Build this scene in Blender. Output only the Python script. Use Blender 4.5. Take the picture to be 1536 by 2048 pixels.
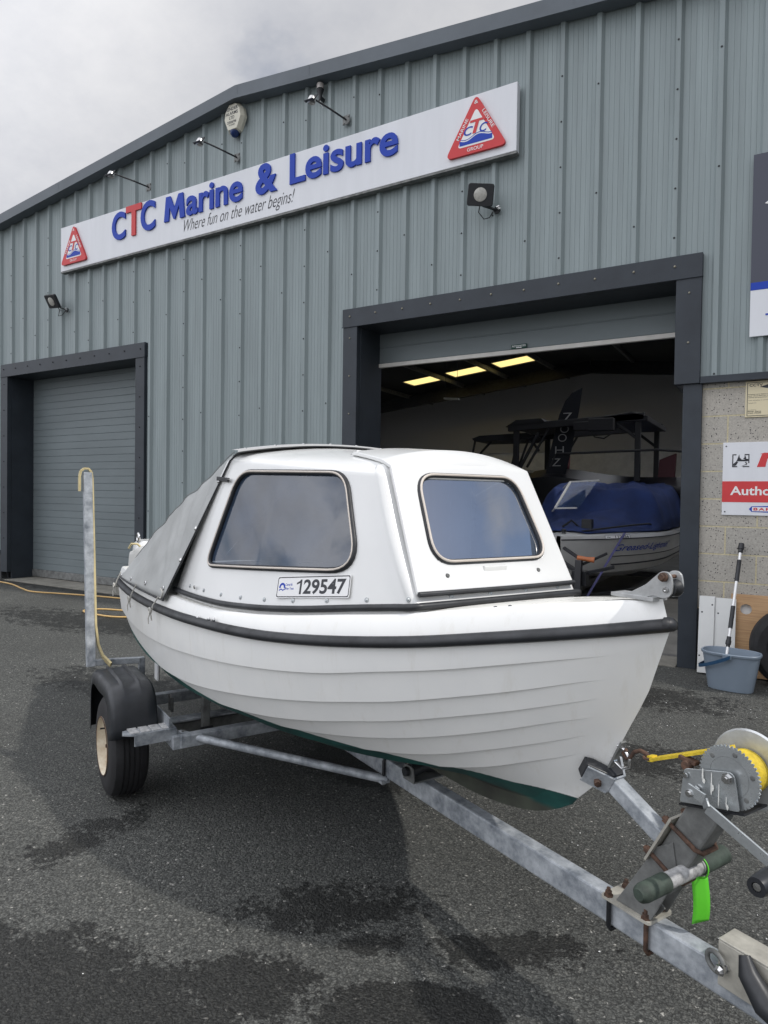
import bpy, bmesh, math, random
from math import sin, cos, pi, radians, sqrt, atan2
from mathutils import Vector, Matrix, noise
random.seed(7)
for o in list(bpy.data.objects): bpy.data.objects.remove(o)
S = bpy.context.scene
COL = S.collection
# ------------------------------------------------------------------ camera
cam = bpy.data.cameras.new('camera'); co = bpy.data.objects.new('camera', cam); COL.objects.link(co)
yaw, pitch, roll = radians(-31.0755), radians(-1.1633), radians(0.8089)
f_ = Vector((sin(yaw)*cos(pitch), cos(yaw)*cos(pitch), sin(pitch)))
r_ = Vector((cos(yaw), -sin(yaw), 0)); u_ = r_.cross(f_)
R_ = r_*cos(roll)+u_*sin(roll); U_ = -r_*sin(roll)+u_*cos(roll)
co.matrix_world = Matrix(((R_.x, U_.x, -f_.x, 0), (R_.y, U_.y, -f_.y, 0), (R_.z, U_.z, -f_.z, 1.42), (0, 0, 0, 1)))
cam.sensor_fit = 'VERTICAL'; cam.sensor_height = 36; cam.lens = 36*1340/2048
cam.clip_start = 0.05; cam.clip_end = 3000
S.camera = co
S.render.resolution_x, S.render.resolution_y = 768, 1024
# ------------------------------------------------------------------ light
TO_SUN = Vector((.94, .097, 1.08)).normalized()
sun_el = math.asin(TO_SUN.z); sun_az = atan2(TO_SUN.x, TO_SUN.y)
W = bpy.data.worlds.new('World'); S.world = W; W.use_nodes = True
nt = W.node_tree; nt.nodes.clear()
def N(t, kind, **k):
    n = t.nodes.new(kind)
    for a, b in k.items():
        if a.startswith('i_'):
            n.inputs[a[2:].replace('_', ' ')].default_value = b
        else: setattr(n, a, b)
    return n
out = N(nt, 'ShaderNodeOutputWorld'); bg = N(nt, 'ShaderNodeBackground')
sky = N(nt, 'ShaderNodeTexSky'); sky.sky_type = 'NISHITA'; sky.sun_disc = False
sky.sun_elevation = sun_el; sky.sun_rotation = sun_az; sky.dust_density = .4
tc = N(nt, 'ShaderNodeTexCoord')
sep = N(nt, 'ShaderNodeSeparateXYZ'); nt.links.new(tc.outputs['Generated'], sep.inputs[0])
def math_(t, op, a, b=None, clamp=False):
    n = t.nodes.new('ShaderNodeMath'); n.operation = op; n.use_clamp = clamp
    for i, v in enumerate((a, b)):
        if v is None: continue
        if isinstance(v, (int, float)): n.inputs[i].default_value = v
        else: t.links.new(v, n.inputs[i])
    return n.outputs[0]
zc = math_(nt, 'ADD', math_(nt, 'MAXIMUM', sep.outputs[2], 0.0), .32)
cx = math_(nt, 'DIVIDE', sep.outputs[0], zc); cy_ = math_(nt, 'DIVIDE', sep.outputs[1], zc)
cmb = N(nt, 'ShaderNodeCombineXYZ'); nt.links.new(cx, cmb.inputs[0]); nt.links.new(cy_, cmb.inputs[1])
n1 = N(nt, 'ShaderNodeTexNoise'); n1.inputs['Scale'].default_value = 1.5; n1.inputs['Detail'].default_value = 7; n1.inputs['Roughness'].default_value = .55; n1.inputs['Distortion'].default_value = .25
n2 = N(nt, 'ShaderNodeTexNoise'); n2.inputs['Scale'].default_value = 2.9; n2.inputs['Detail'].default_value = 8; n2.inputs['Roughness'].default_value = .6
nt.links.new(cmb.outputs[0], n1.inputs['Vector']); nt.links.new(cmb.outputs[0], n2.inputs['Vector'])
def ramp(t, fac, stops, interp='LINEAR'):
    n = t.nodes.new('ShaderNodeValToRGB'); n.color_ramp.interpolation = interp
    cr = n.color_ramp
    while len(cr.elements) > 1: cr.elements.remove(cr.elements[0])
    for i, (p, c) in enumerate(stops):
        e = cr.elements[0] if i == 0 else cr.elements.new(p)
        e.position = p; e.color = (c[0], c[1], c[2], 1) if isinstance(c, tuple) else (c, c, c, 1)
    t.links.new(fac, n.inputs[0]); return n.outputs[0]
cloud = ramp(nt, n2.outputs[0], [(.28, (5.3, 5.5, 6.1)), (.5, (6.9, 7.0, 7.4)), (.72, (8.3, 8.3, 8.5))])
gap_ = N(nt, 'ShaderNodeVectorMath', operation='DOT_PRODUCT'); nt.links.new(tc.outputs['Generated'], gap_.inputs[0]); gap_.inputs[1].default_value = Vector((.72, .30, .58)).normalized()
gapf = math_(nt, 'MULTIPLY', math_(nt, 'SUBTRACT', gap_.outputs['Value'], .80), 1.3, clamp=True)
cov = ramp(nt, math_(nt, 'SUBTRACT', n1.outputs[0], gapf), [(.30, 0.0), (.46, 1.0)])
# cloud glow added on the side away from the sun, to light the facade
dot = N(nt, 'ShaderNodeVectorMath', operation='DOT_PRODUCT'); nt.links.new(tc.outputs['Generated'], dot.inputs[0])
dot.inputs[1].default_value = Vector((-.45, -.6, .65)).normalized()
gl = math_(nt, 'ADD', math_(nt, 'MULTIPLY', math_(nt, 'POWER', math_(nt, 'MAXIMUM', dot.outputs['Value'], 0.0), 2.2), 2.3), .82)
mixc = N(nt, 'ShaderNodeMix', data_type='RGBA'); nt.links.new(cov, mixc.inputs[0])
skb = N(nt, 'ShaderNodeVectorMath', operation='SCALE'); skb.inputs[3].default_value = 1.0; nt.links.new(sky.outputs[0], skb.inputs[0])
clb = N(nt, 'ShaderNodeVectorMath', operation='SCALE'); nt.links.new(cloud, clb.inputs[0]); nt.links.new(gl, clb.inputs[3])
nt.links.new(skb.outputs[0], mixc.inputs[6]); nt.links.new(clb.outputs[0], mixc.inputs[7])
nt.links.new(mixc.outputs[2], bg.inputs[0]); bg.inputs[1].default_value = 0.1
nt.links.new(bg.outputs[0], out.inputs[0])
sl = bpy.data.lights.new('sun', 'SUN'); sl.energy = 2.4; sl.angle = radians(1.6); sl.color = (1, .96, .9)
so = bpy.data.objects.new('sun', sl); COL.objects.link(so)
so.rotation_euler = (-TO_SUN).to_track_quat('-Z', 'Y').to_euler(); so.location = (6, 0, 12)
S.view_settings.view_transform = 'Standard'; S.view_settings.look = 'None'
S.view_settings.exposure = 0.0; S.view_settings.gamma = 1.0
S.render.engine = 'CYCLES'
# ------------------------------------------------------------------ materials
def lin(c):
    c /= 255.0
    return c/12.92 if c <= .04045 else ((c+.055)/1.055)**2.4
def rgb(r, g, b): return (lin(r), lin(g), lin(b))
MATS = {}
def mat(name, col, rough=.5, metal=0., n_scale=0, n_amt=.15, n_rough=0, bump=0, bump_scale=80, coat=0, col2=None, stretch=None, spec=.5, emit=None, trans=0):
    """base colour with noise mottling, roughness noise and fine bump"""
    if name in MATS: return MATS[name]
    m = bpy.data.materials.new(name); m.use_nodes = True; t = m.node_tree; p = t.nodes['Principled BSDF']
    p.inputs['Base Color'].default_value = (*col, 1); p.inputs['Roughness'].default_value = rough; p.inputs['Metallic'].default_value = metal
    p.inputs['Specular IOR Level'].default_value = spec
    if coat: p.inputs['Coat Weight'].default_value = coat; p.inputs['Coat Roughness'].default_value = .08
    if trans: p.inputs['Transmission Weight'].default_value = trans
    if emit: p.inputs['Emission Color'].default_value = (*emit[0], 1); p.inputs['Emission Strength'].default_value = emit[1]
    tcn = N(t, 'ShaderNodeTexCoord'); src = tcn.outputs['Object']
    if stretch:
        mp = N(t, 'ShaderNodeMapping'); mp.inputs['Scale'].default_value = stretch; t.links.new(src, mp.inputs[0]); src2 = mp.outputs[0]
    else: src2 = src
    if n_scale:
        n = N(t, 'ShaderNodeTexNoise'); n.inputs['Scale'].default_value = n_scale; n.inputs['Detail'].default_value = 8; n.inputs['Roughness'].default_value = .65
        t.links.new(src2, n.inputs['Vector'])
        c2 = col2 if col2 else tuple(c*(1-n_amt*1.6) for c in col); c1 = tuple(min(1, c*(1+n_amt*.7)) for c in col)
        o_ = ramp(t, n.outputs[0], [(.3, c2), (.7, c1)]); t.links.new(o_, p.inputs['Base Color'])
        if n_rough:
            ro = ramp(t, n.outputs[0], [(.3, min(1, rough+n_rough)), (.7, max(0.02, rough-n_rough))]); t.links.new(ro, p.inputs['Roughness'])
    if bump:
        nb = N(t, 'ShaderNodeTexNoise'); nb.inputs['Scale'].default_value = bump_scale; nb.inputs['Detail'].default_value = 5; t.links.new(src, nb.inputs['Vector'])
        b = N(t, 'ShaderNodeBump'); b.inputs['Strength'].default_value = bump; b.inputs['Distance'].default_value = .01
        t.links.new(nb.outputs[0], b.inputs['Height']); t.links.new(b.outputs[0], p.inputs['Normal'])
    MATS[name] = m; return m
CLAD = mat('cladding_grey', (.27, .318, .325), .5, n_scale=1.6, n_amt=.12, stretch=(6, 1, .3), bump=.25, bump_scale=1.7, spec=.35)
FASC = mat('fascia_grey', (.115, .135, .155), .5, n_scale=2, n_amt=.1, spec=.35)
FRAME = mat('flashing_slate', (.034, .042, .053), .5, n_scale=3, n_amt=.15, spec=.35, bump=.02)
SHUT = mat('shutter_grey', (.17, .2, .21), .5, n_scale=1.5, n_amt=.08, stretch=(.6, 1, 2), spec=.3)
ALU = mat('aluminium_strip', (.62, .6, .56), .45, n_scale=6, n_amt=.1)
SIGNW = mat('sign_white', (.73, .745, .78), .35, n_scale=1.5, n_amt=.035, stretch=(4, 1, .5), spec=.4)
BLUE = mat('letter_blue', (.022, .062, .42), .5, spec=.2); RED = mat('letter_red', (.62, .06, .065), .45, spec=.25, n_scale=5, n_amt=.04)
INK = mat('ink_dark', (.02, .022, .03), .5); WHT = mat('print_white', (.8, .8, .8), .4)
BLK = mat('black_plastic', (.018, .02, .024), .45, n_scale=20, n_amt=.2, n_rough=.12)
RUB = mat('black_rubber', (.022, .024, .028), .5, n_scale=9, n_amt=.3, n_rough=.15, bump=.06, bump_scale=60)
GEL = mat('gelcoat_white', (.765, .77, .76), .22, n_scale=3, n_amt=.025, n_rough=.06, coat=.25)
DECKM = mat('gelcoat_deck', (.8, .79, .74), .3, n_scale=4, n_amt=.03, n_rough=.08)
BEAD = mat('window_bead', (.62, .56, .5), .35, n_scale=12, n_amt=.08)
TYRE = mat('tyre_rubber', (.016, .016, .018), .75, n_scale=14, n_amt=.3, bump=.12, bump_scale=50)
CANV = mat('canopy_grey_pvc', (.40, .41, .405), .55, n_scale=4, n_amt=.12, bump=.04, bump_scale=300, spec=.3)
GALV = mat('galvanised_steel', (.44, .465, .49), .55, .2, n_scale=17, n_amt=.3, col2=(.15, .17, .195), n_rough=.12, bump=.14, bump_scale=70)
GALVD = mat('galvanised_dull', (.2, .205, .2), .6, .3, n_scale=14, n_amt=.3, n_rough=.1, bump=.08)
ZINC = mat('zinc_plate', (.52, .55, .56), .32, .7, n_scale=18, n_amt=.22, n_rough=.12, bump=.04)
RUST = mat('rusty_steel', (.135, .075, .05), .85, .1, n_scale=45, n_amt=.3, col2=(.035, .024, .02), bump=.3, bump_scale=120)
STAIN = mat('stainless_steel', (.6, .6, .6), .2, 1.0)
DARKST = mat('dark_steel', (.03, .032, .036), .5, .4, n_scale=12, n_amt=.3)
YEL = mat('yellow_webbing', (.68, .5, .03), .7, n_scale=40, n_amt=.25, bump=.2, bump_scale=200)
GRN = mat('green_tag_plastic', (.12, .62, .03), .5, n_scale=15, n_amt=.06)
GRIP = mat('green_grip_rubber', (.05, .07, .055), .7, n_scale=20, n_amt=.4, bump=.1)
RIMC = mat('cream_rim_paint', (.74, .70, .58), .45, n_scale=12, n_amt=.1, col2=(.42, .30, .17), bump=.05)
HOSE = mat('hose_yellow', (.55, .36, .14), .5)
CREAM = mat('cream_edging', (.62, .52, .28), .6, n_scale=10, n_amt=.15)
BUCK = mat('bucket_blue_grey', (.21, .26, .32), .4, n_scale=3, n_amt=.05)
NAVY = mat('navy_handle', (.015, .06, .13), .4)
WOOD = None
CONC = mat('concrete', (.24, .23, .2), .85, n_scale=4, n_amt=.25, bump=.15, bump_scale=60)
PLIN = mat('plinth_blocks', (.06, .062, .065), .8, n_scale=4, n_amt=.3, bump=.2)
INTW = mat('interior_blockwork', (.78, .78, .76), .85, n_scale=3, n_amt=.12)
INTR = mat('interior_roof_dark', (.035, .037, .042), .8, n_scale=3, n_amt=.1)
DRK = mat('dark_hull_paint', (.012, .013, .017), .3, n_scale=4, n_amt=.2)
COVB = mat('blue_boat_cover', (.012, .034, .145), .8, n_scale=3, n_amt=.25, bump=.05, bump_scale=200)
def wood_mat():
    m = bpy.data.materials.new('oak_laminate'); m.use_nodes = True; t = m.node_tree; p = t.nodes['Principled BSDF']
    tcn = N(t, 'ShaderNodeTexCoord'); mp = N(t, 'ShaderNodeMapping'); mp.inputs['Scale'].default_value = (1.5, 1.5, 45)
    t.links.new(tcn.outputs['Object'], mp.inputs[0]); n = N(t, 'ShaderNodeTexNoise'); n.inputs['Scale'].default_value = 2.2; n.inputs['Detail'].default_value = 7; n.inputs['Distortion'].default_value = .6
    t.links.new(mp.outputs[0], n.inputs['Vector'])
    t.links.new(ramp(t, n.outputs[0], [(.3, (.38, .22, .11)), (.7, (.56, .36, .19))]), p.inputs['Base Color']); p.inputs['Roughness'].default_value = .5
    return m
WOOD = wood_mat()
def asphalt():
    m = bpy.data.materials.new('asphalt'); m.use_nodes = True; t = m.node_tree; p = t.nodes['Principled BSDF']; L = t.links.new
    g = N(t, 'ShaderNodeNewGeometry'); pos = g.outputs['Position']
    wn0 = N(t, 'ShaderNodeTexNoise'); wn0.inputs['Scale'].default_value = 60; wn0.inputs['Detail'].default_value = 2; L(pos, wn0.inputs['Vector'])
    wv = N(t, 'ShaderNodeVectorMath', operation='SCALE'); L(wn0.outputs['Color'], wv.inputs[0]); wv.inputs[3].default_value = .022
    wa = N(t, 'ShaderNodeVectorMath', operation='ADD'); L(pos, wa.inputs[0]); L(wv.outputs[0], wa.inputs[1])
    v = N(t, 'ShaderNodeTexVoronoi'); v.inputs['Scale'].default_value = 125; L(wa.outputs[0], v.inputs['Vector'])
    v2 = N(t, 'ShaderNodeTexVoronoi'); v2.inputs['Scale'].default_value = 62; v2.feature = 'F1'; L(pos, v2.inputs['Vector'])
    fine = N(t, 'ShaderNodeTexNoise'); fine.inputs['Scale'].default_value = 230; fine.inputs['Detail'].default_value = 4; L(pos, fine.inputs['Vector'])
    sepc = N(t, 'ShaderNodeSeparateColor'); L(v.outputs['Color'], sepc.inputs[0])
    stone = ramp(t, sepc.outputs[0], [(0, (.078, .081, .077)), (.6, (.110, .113, .106)), (.88, (.158, .161, .15)), (.988, (.17, .17, .155)), (.996, (.42, .41, .38))])
    gap = ramp(t, v.outputs['Distance'], [(.25, 1.0), (.75, .38)])
    mul = N(t, 'ShaderNodeMix', data_type='RGBA', blend_type='MULTIPLY'); mul.inputs[0].default_value = 1; L(stone, mul.inputs[6]); L(gap, mul.inputs[7])
    big = N(t, 'ShaderNodeTexNoise'); big.inputs['Scale'].default_value = .9; big.inputs['Detail'].default_value = 5; L(pos, big.inputs['Vector'])
    mul2 = N(t, 'ShaderNodeMix', data_type='RGBA', blend_type='MULTIPLY'); mul2.inputs[0].default_value = 1; L(mul.outputs[2], mul2.inputs[6]); L(ramp(t, big.outputs[0], [(.3, .84), (.7, 1.14)]), mul2.inputs[7])
    # wet stains: ragged ellipses (centre x, centre y, rx, ry, turn)
    sx = N(t, 'ShaderNodeSeparateXYZ'); L(pos, sx.inputs[0])
    wn = N(t, 'ShaderNodeTexNoise'); wn.inputs['Scale'].default_value = 7.5; wn.inputs['Detail'].default_value = 9; wn.inputs['Roughness'].default_value = .68; L(pos, wn.inputs['Vector'])
    wn2 = N(t, 'ShaderNodeTexNoise'); wn2.inputs['Scale'].default_value = 30; wn2.inputs['Detail'].default_value = 6; wn2.inputs['Roughness'].default_value = .7; L(pos, wn2.inputs['Vector'])
    rag = math_(t, 'ADD', math_(t, 'MULTIPLY', math_(t, 'SUBTRACT', wn.outputs[0], .5), 7.0), math_(t, 'MULTIPLY', math_(t, 'SUBTRACT', wn2.outputs[0], .5), 4.0))
    rag2 = math_(t, 'MULTIPLY', math_(t, 'SUBTRACT', wn2.outputs[0], .5), .9)
    tot = None
    for (ex, ey, rx, ry, a, sol) in STAINS:
        dx = math_(t, 'SUBTRACT', sx.outputs[0], ex); dy = math_(t, 'SUBTRACT', sx.outputs[1], ey)
        ca, sa = cos(a), sin(a)
        uu = math_(t, 'DIVIDE', math_(t, 'ADD', math_(t, 'MULTIPLY', dx, ca), math_(t, 'MULTIPLY', dy, sa)), rx)
        vv = math_(t, 'DIVIDE', math_(t, 'SUBTRACT', math_(t, 'MULTIPLY', dy, ca), math_(t, 'MULTIPLY', dx, sa)), ry)
        d = math_(t, 'ADD', math_(t, 'MULTIPLY', uu, uu), math_(t, 'MULTIPLY', vv, vv))
        e = math_(t, 'ADD', math_(t, 'ADD', math_(t, 'SUBTRACT', 1.0, d), rag2), math_(t, 'MULTIPLY', rag, sol))
        e = math_(t, 'MULTIPLY', e, 9.0, clamp=True)
        tot = e if tot is None else math_(t, 'MAXIMUM', tot, e)
    wet = math_(t, 'MULTIPLY', tot, .84)
    mul3 = N(t, 'ShaderNodeMix', data_type='RGBA', blend_type='MIX'); L(wet, mul3.inputs[0]); L(mul2.outputs[2], mul3.inputs[6])
    dk = N(t, 'ShaderNodeVectorMath', operation='SCALE'); dk.inputs[3].default_value = .2; L(mul2.outputs[2], dk.inputs[0]); L(dk.outputs[0], mul3.inputs[7])
    L(mul3.outputs[2], p.inputs['Base Color'])
    L(ramp(t, tot, [(0, .82), (1, .62)]), p.inputs['Roughness']); p.inputs['Specular IOR Level'].default_value = .3
    b = N(t, 'ShaderNodeBump'); b.inputs['Strength'].default_value = .75; b.inputs['Distance'].default_value = .006
    hh = math_(t, 'ADD', math_(t, 'MULTIPLY', v.outputs['Distance'], -1.0), math_(t, 'MULTIPLY', fine.outputs[0], .35)); hh = math_(t, 'SUBTRACT', hh, math_(t, 'MULTIPLY', v2.outputs['Distance'], .6))
    L(hh, b.inputs['Height']); L(b.outputs[0], p.inputs['Normal'])
    return m
def blockmat():
    m = bpy.data.materials.new('concrete_blockwork'); m.use_nodes = True; t = m.node_tree; p = t.nodes['Principled BSDF']; L = t.links.new
    g = N(t, 'ShaderNodeNewGeometry'); sx = N(t, 'ShaderNodeSeparateXYZ'); L(g.outputs['Position'], sx.inputs[0])
    c = N(t, 'ShaderNodeCombineXYZ'); L(math_(t, 'ADD', sx.outputs[0], 0.445+.232+.464*10), c.inputs[0]); L(math_(t, 'SUBTRACT', sx.outputs[2], .062), c.inputs[1])
    b = N(t, 'ShaderNodeTexBrick'); b.offset = .5; L(c.outputs[0], b.inputs['Vector'])
    for k, vv in (('Scale', 1), ('Mortar Size', .0065), ('Mortar Smooth', .25), ('Bias', 0), ('Brick Width', .464), ('Row Height', .2322)): b.inputs[k].default_value = vv
    b.inputs['Color1'].default_value = (.4, .385, .35, 1); b.inputs['Color2'].default_value = (.46, .43, .38, 1); b.inputs['Mortar'].default_value = (.57, .51, .34, 1)
    v = N(t, 'ShaderNodeTexVoronoi'); v.inputs['Scale'].default_value = 55; L(g.outputs['Position'], v.inputs['Vector'])
    n = N(t, 'ShaderNodeTexNoise'); n.inputs['Scale'].default_value = 90; n.inputs['Detail'].default_value = 4; L(g.outputs['Position'], n.inputs['Vector'])
    sc = N(t, 'ShaderNodeSeparateColor'); L(v.outputs['Color'], sc.inputs[0])
    pit = math_(t, 'MULTIPLY', math_(t, 'LESS_THAN', v.outputs['Distance'], .24), math_(t, 'GREATER_THAN', sc.outputs[0], .55))
    pit = math_(t, 'MULTIPLY', pit, math_(t, 'SUBTRACT', 1.0, b.outputs['Fac']))
    mx = N(t, 'ShaderNodeMix', data_type='RGBA', blend_type='MULTIPLY'); mx.inputs[0].default_value = 1; L(b.outputs['Color'], mx.inputs[6]); L(ramp(t, n.outputs[0], [(.3, .78), (.7, 1.1)]), mx.inputs[7])
    m2 = N(t, 'ShaderNodeMix', data_type='RGBA'); L(pit, m2.inputs[0]); L(mx.outputs[2], m2.inputs[6]); m2.inputs[7].default_value = (.045, .045, .055, 1)
    L(m2.outputs[2], p.inputs['Base Color']); p.inputs['Roughness'].default_value = .9
    bp = N(t, 'ShaderNodeBump'); bp.inputs['Strength'].default_value = .6; bp.inputs['Distance'].default_value = .006
    L(math_(t, 'SUBTRACT', math_(t, 'MULTIPLY', n.outputs[0], .5), math_(t, 'ADD', b.outputs['Fac'], pit)), bp.inputs['Height']); L(bp.outputs[0], p.inputs['Normal'])
    return m
def hullmat():
    """white gelcoat above the painted waterline, green antifouling below, dark keel"""
    m = bpy.data.materials.new('hull_paint'); m.use_nodes = True; t = m.node_tree; p = t.nodes['Principled BSDF']; L = t.links.new
    tcn = N(t, 'ShaderNodeTexCoord'); sx = N(t, 'ShaderNodeSeparateXYZ'); L(tcn.outputs['Object'], sx.inputs[0])
    wl = math_(t, 'SUBTRACT', .562, math_(t, 'MULTIPLY', math_(t, 'ADD', sx.outputs[0], .5), .022))
    n = N(t, 'ShaderNodeTexNoise'); n.inputs['Scale'].default_value = 9; n.inputs['Detail'].default_value = 8; L(tcn.outputs['Object'], n.inputs['Vector'])
    d = math_(t, 'SUBTRACT', sx.outputs[2], wl)
    below = math_(t, 'MULTIPLY', math_(t, 'SUBTRACT', 0.0, d), 300, clamp=True)
    keel = math_(t, 'MULTIPLY', math_(t, 'SUBTRACT', math_(t, 'ADD', .488, math_(t, 'MULTIPLY', n.outputs[0], .03)), sx.outputs[2]), 60, clamp=True)
    mpg = N(t, 'ShaderNodeMapping'); mpg.inputs['Scale'].default_value = (9, 9, 1.4); L(tcn.outputs['Object'], mpg.inputs[0])
    ng = N(t, 'ShaderNodeTexNoise'); ng.inputs['Scale'].default_value = 2.2; ng.inputs['Detail'].default_value = 8; ng.inputs['Roughness'].default_value = .7; L(mpg.outputs[0], ng.inputs['Vector'])
    white0 = ramp(t, n.outputs[0], [(.3, (.79, .795, .78)), (.7, (.825, .825, .805))])
    gm_ = N(t, 'ShaderNodeMix', data_type='RGBA'); L(ramp(t, ng.outputs[0], [(.56, 0.0), (.8, .3)]), gm_.inputs[0]); L(white0, gm_.inputs[6]); gm_.inputs[7].default_value = (.52, .48, .38, 1); white = gm_.outputs[2]
    green = ramp(t, n.outputs[0], [(.3, (.006, .038, .036)), (.7, (.015, .10, .085))])
    dark = ramp(t, n.outputs[0], [(.3, (.035, .035, .03)), (.7, (.07, .08, .06))])
    a = N(t, 'ShaderNodeMix', data_type='RGBA'); L(keel, a.inputs[0]); L(green, a.inputs[6]); L(dark, a.inputs[7])
    b = N(t, 'ShaderNodeMix', data_type='RGBA'); L(below, b.inputs[0]); L(white, b.inputs[6]); L(a.outputs[2], b.inputs[7])
    L(b.outputs[2], p.inputs['Base Color']); L(ramp(t, below, [(0, .26), (1, .6)]), p.inputs['Roughness'])
    return m
def glassmat(name, tint, refl):
    m = bpy.data.materials.new(name); m.use_nodes = True; t = m.node_tree; L = t.links.new
    t.nodes.remove(t.nodes['Principled BSDF']); o = t.nodes['Material Output']
    tr = N(t, 'ShaderNodeBsdfTransparent'); tr.inputs[0].default_value = (*tint, 1)
    gl = N(t, 'ShaderNodeBsdfGlossy'); gl.inputs['Roughness'].default_value = .015
    df = N(t, 'ShaderNodeBsdfDiffuse'); df.inputs[0].default_value = (.16, .25, .42, 1)  # blue haze painted into the pane in place of reflected sky
    tcn = N(t, 'ShaderNodeTexCoord'); n = N(t, 'ShaderNodeTexNoise'); n.inputs['Scale'].default_value = 7; n.inputs['Detail'].default_value = 6; L(tcn.outputs['Object'], n.inputs['Vector'])
    md = N(t, 'ShaderNodeMixShader'); L(ramp(t, n.outputs[0], [(.35, .13), (.75, .24)]), md.inputs[0]); L(tr.outputs[0], md.inputs[1]); L(df.outputs[0], md.inputs[2])
    lw = N(t, 'ShaderNodeLayerWeight'); lw.inputs[0].default_value = .35
    fac = math_(t, 'ADD', math_(t, 'MULTIPLY', lw.outputs['Fresnel'], .45), refl, clamp=True)
    mx = N(t, 'ShaderNodeMixShader'); L(fac, mx.inputs[0]); L(md.outputs[0], mx.inputs[1]); L(gl.outputs[0], mx.inputs[2]); L(mx.outputs[0], o.inputs[0])
    return m
GLASS = glassmat('window_acrylic', (.42, .47, .54), .11)
CLEAR = glassmat('clear_glass', (.8, .85, .85), .03)
# ------------------------------------------------------------------ mesh builder
class MB:
    def __init__(s): s.v = []; s.f = []
    def add(s, vs, fs):
        o = len(s.v); s.v += [tuple(x) for x in vs]; s.f += [tuple(i+o for i in q) for q in fs]; return s
    def box(s, x0, x1, y0, y1, z0, z1, M=None):
        vs = [Vector((x, y, z)) for x in (x0, x1) for y in (y0, y1) for z in (z0, z1)]
        if M is not None: vs = [M @ q for q in vs]
        return s.add(vs, [(0, 1, 3, 2), (4, 6, 7, 5), (0, 4, 5, 1), (2, 3, 7, 6), (0, 2, 6, 4), (1, 5, 7, 3)])
    def bar(s, a, b, w, h, up=(0, 0, 1), off=0):
        a = Vector(a); b = Vector(b); d = (b-a).normalized(); u = Vector(up); u = (u-d*u.dot(d)).normalized(); r = d.cross(u)
        vs = [p + r*(i*w/2+off) + u*(j*h/2) for p in (a, b) for i, j in ((-1, -1), (1, -1), (1, 1), (-1, 1))]
        return s.add(vs, [(3, 2, 1, 0), (4, 5, 6, 7), (0, 1, 5, 4), (1, 2, 6, 5), (2, 3, 7, 6), (3, 0, 4, 7)])
    def tube(s, pts, r, n=10, closed=False, caps=True):
        pts = [Vector(p) for p in pts]; m = len(pts); rr = r if isinstance(r, (list, tuple)) else [r]*m
        rings = []; prev = None
        for i, p in enumerate(pts):
            a = pts[i-1] if (i > 0 or closed) else p; b = pts[(i+1) % m] if (i < m-1 or closed) else p
            d = (b-a).normalized()
            if prev is None:
                u = Vector((0, 0, 1)) if abs(d.z) < .9 else Vector((1, 0, 0))
            else: u = prev
            u = (u-d*u.dot(d)).normalized(); prev = u; w = d.cross(u)
            rings.append([p+(u*cos(2*pi*k/n)+w*sin(2*pi*k/n))*rr[i] for k in range(n)])
        vs = [q for r0 in rings for q in r0]; fs = []
        for i in range(m if closed else m-1):
            j = (i+1) % m
            for k in range(n): fs.append((i*n+k, i*n+(k+1) % n, j*n+(k+1) % n, j*n+k))
        if caps and not closed: fs += [tuple(range(n))[::-1], tuple((m-1)*n+k for k in range(n))]
        return s.add(vs, fs)
    def cyl(s, a, b, r, n=20, r2=None): return s.tube([a, b], [r, r if r2 is None else r2], n)
    def lathe(s, c, ax, prof, n=32):
        """prof: (distance along axis, radius)"""
        c = Vector(c); ax = Vector(ax).normalized(); u = Vector((0, 0, 1)) if abs(ax.z) < .9 else Vector((1, 0, 0)); u = (u-ax*u.dot(ax)).normalized(); w = ax.cross(u)
        vs = [c+ax*h+(u*cos(2*pi*k/n)+w*sin(2*pi*k/n))*r for h, r in prof for k in range(n)]; fs = []
        for i in range(len(prof)-1):
            for k in range(n): fs.append((i*n+k, i*n+(k+1) % n, (i+1)*n+(k+1) % n, (i+1)*n+k))
        return s.add(vs, fs)
    def prism(s, poly, fr, d):
        """poly of (u,v) in frame (origin,U,V), extruded by vector d"""
        o, U, V = [Vector(q) for q in fr]; d = Vector(d); a = [o+U*p[0]+V*p[1] for p in poly]; n = len(a)
        return s.add(a+[q+d for q in a], [tuple(range(n))[::-1], tuple(range(n, 2*n))]+[(i, (i+1) % n, n+(i+1) % n, n+i) for i in range(n)])
    def grid(s, rows, closed=False):
        n = len(rows[0]); vs = [q for r in rows for q in r]; fs = []
        for i in range(len(rows)-1):
            for k in range(n if closed else n-1): fs.append((i*n+k, i*n+(k+1) % n, (i+1)*n+(k+1) % n, (i+1)*n+k))
        return s.add(vs, fs)
    def build(s, name, m, parent=None, smooth=None, bevel=0, seg=2, solid=0, weld=False, sub=0):
        me = bpy.data.meshes.new(name); me.from_pydata(s.v, [], s.f); me.validate()
        bm = bmesh.new(); bm.from_mesh(me)
        if weld: bmesh.ops.remove_doubles(bm, verts=bm.verts, dist=.0004)
        bmesh.ops.recalc_face_normals(bm, faces=bm.faces); bm.to_mesh(me); bm.free()
        me.materials.append(m)
        if smooth is not None:
            me.shade_smooth(); me.set_sharp_from_angle(angle=radians(smooth))
        o = bpy.data.objects.new(name, me); COL.objects.link(o)
        if parent is not None: o.parent = parent
        if solid: md = o.modifiers.new('solid', 'SOLIDIFY'); md.thickness = solid; md.offset = 0
        if bevel: md = o.modifiers.new('bevel', 'BEVEL'); md.width = bevel; md.segments = seg; md.limit_method = 'ANGLE'; md.angle_limit = radians(40)
        if sub: md = o.modifiers.new('sub', 'SUBSURF'); md.levels = sub; md.render_levels = sub
        return o
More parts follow.
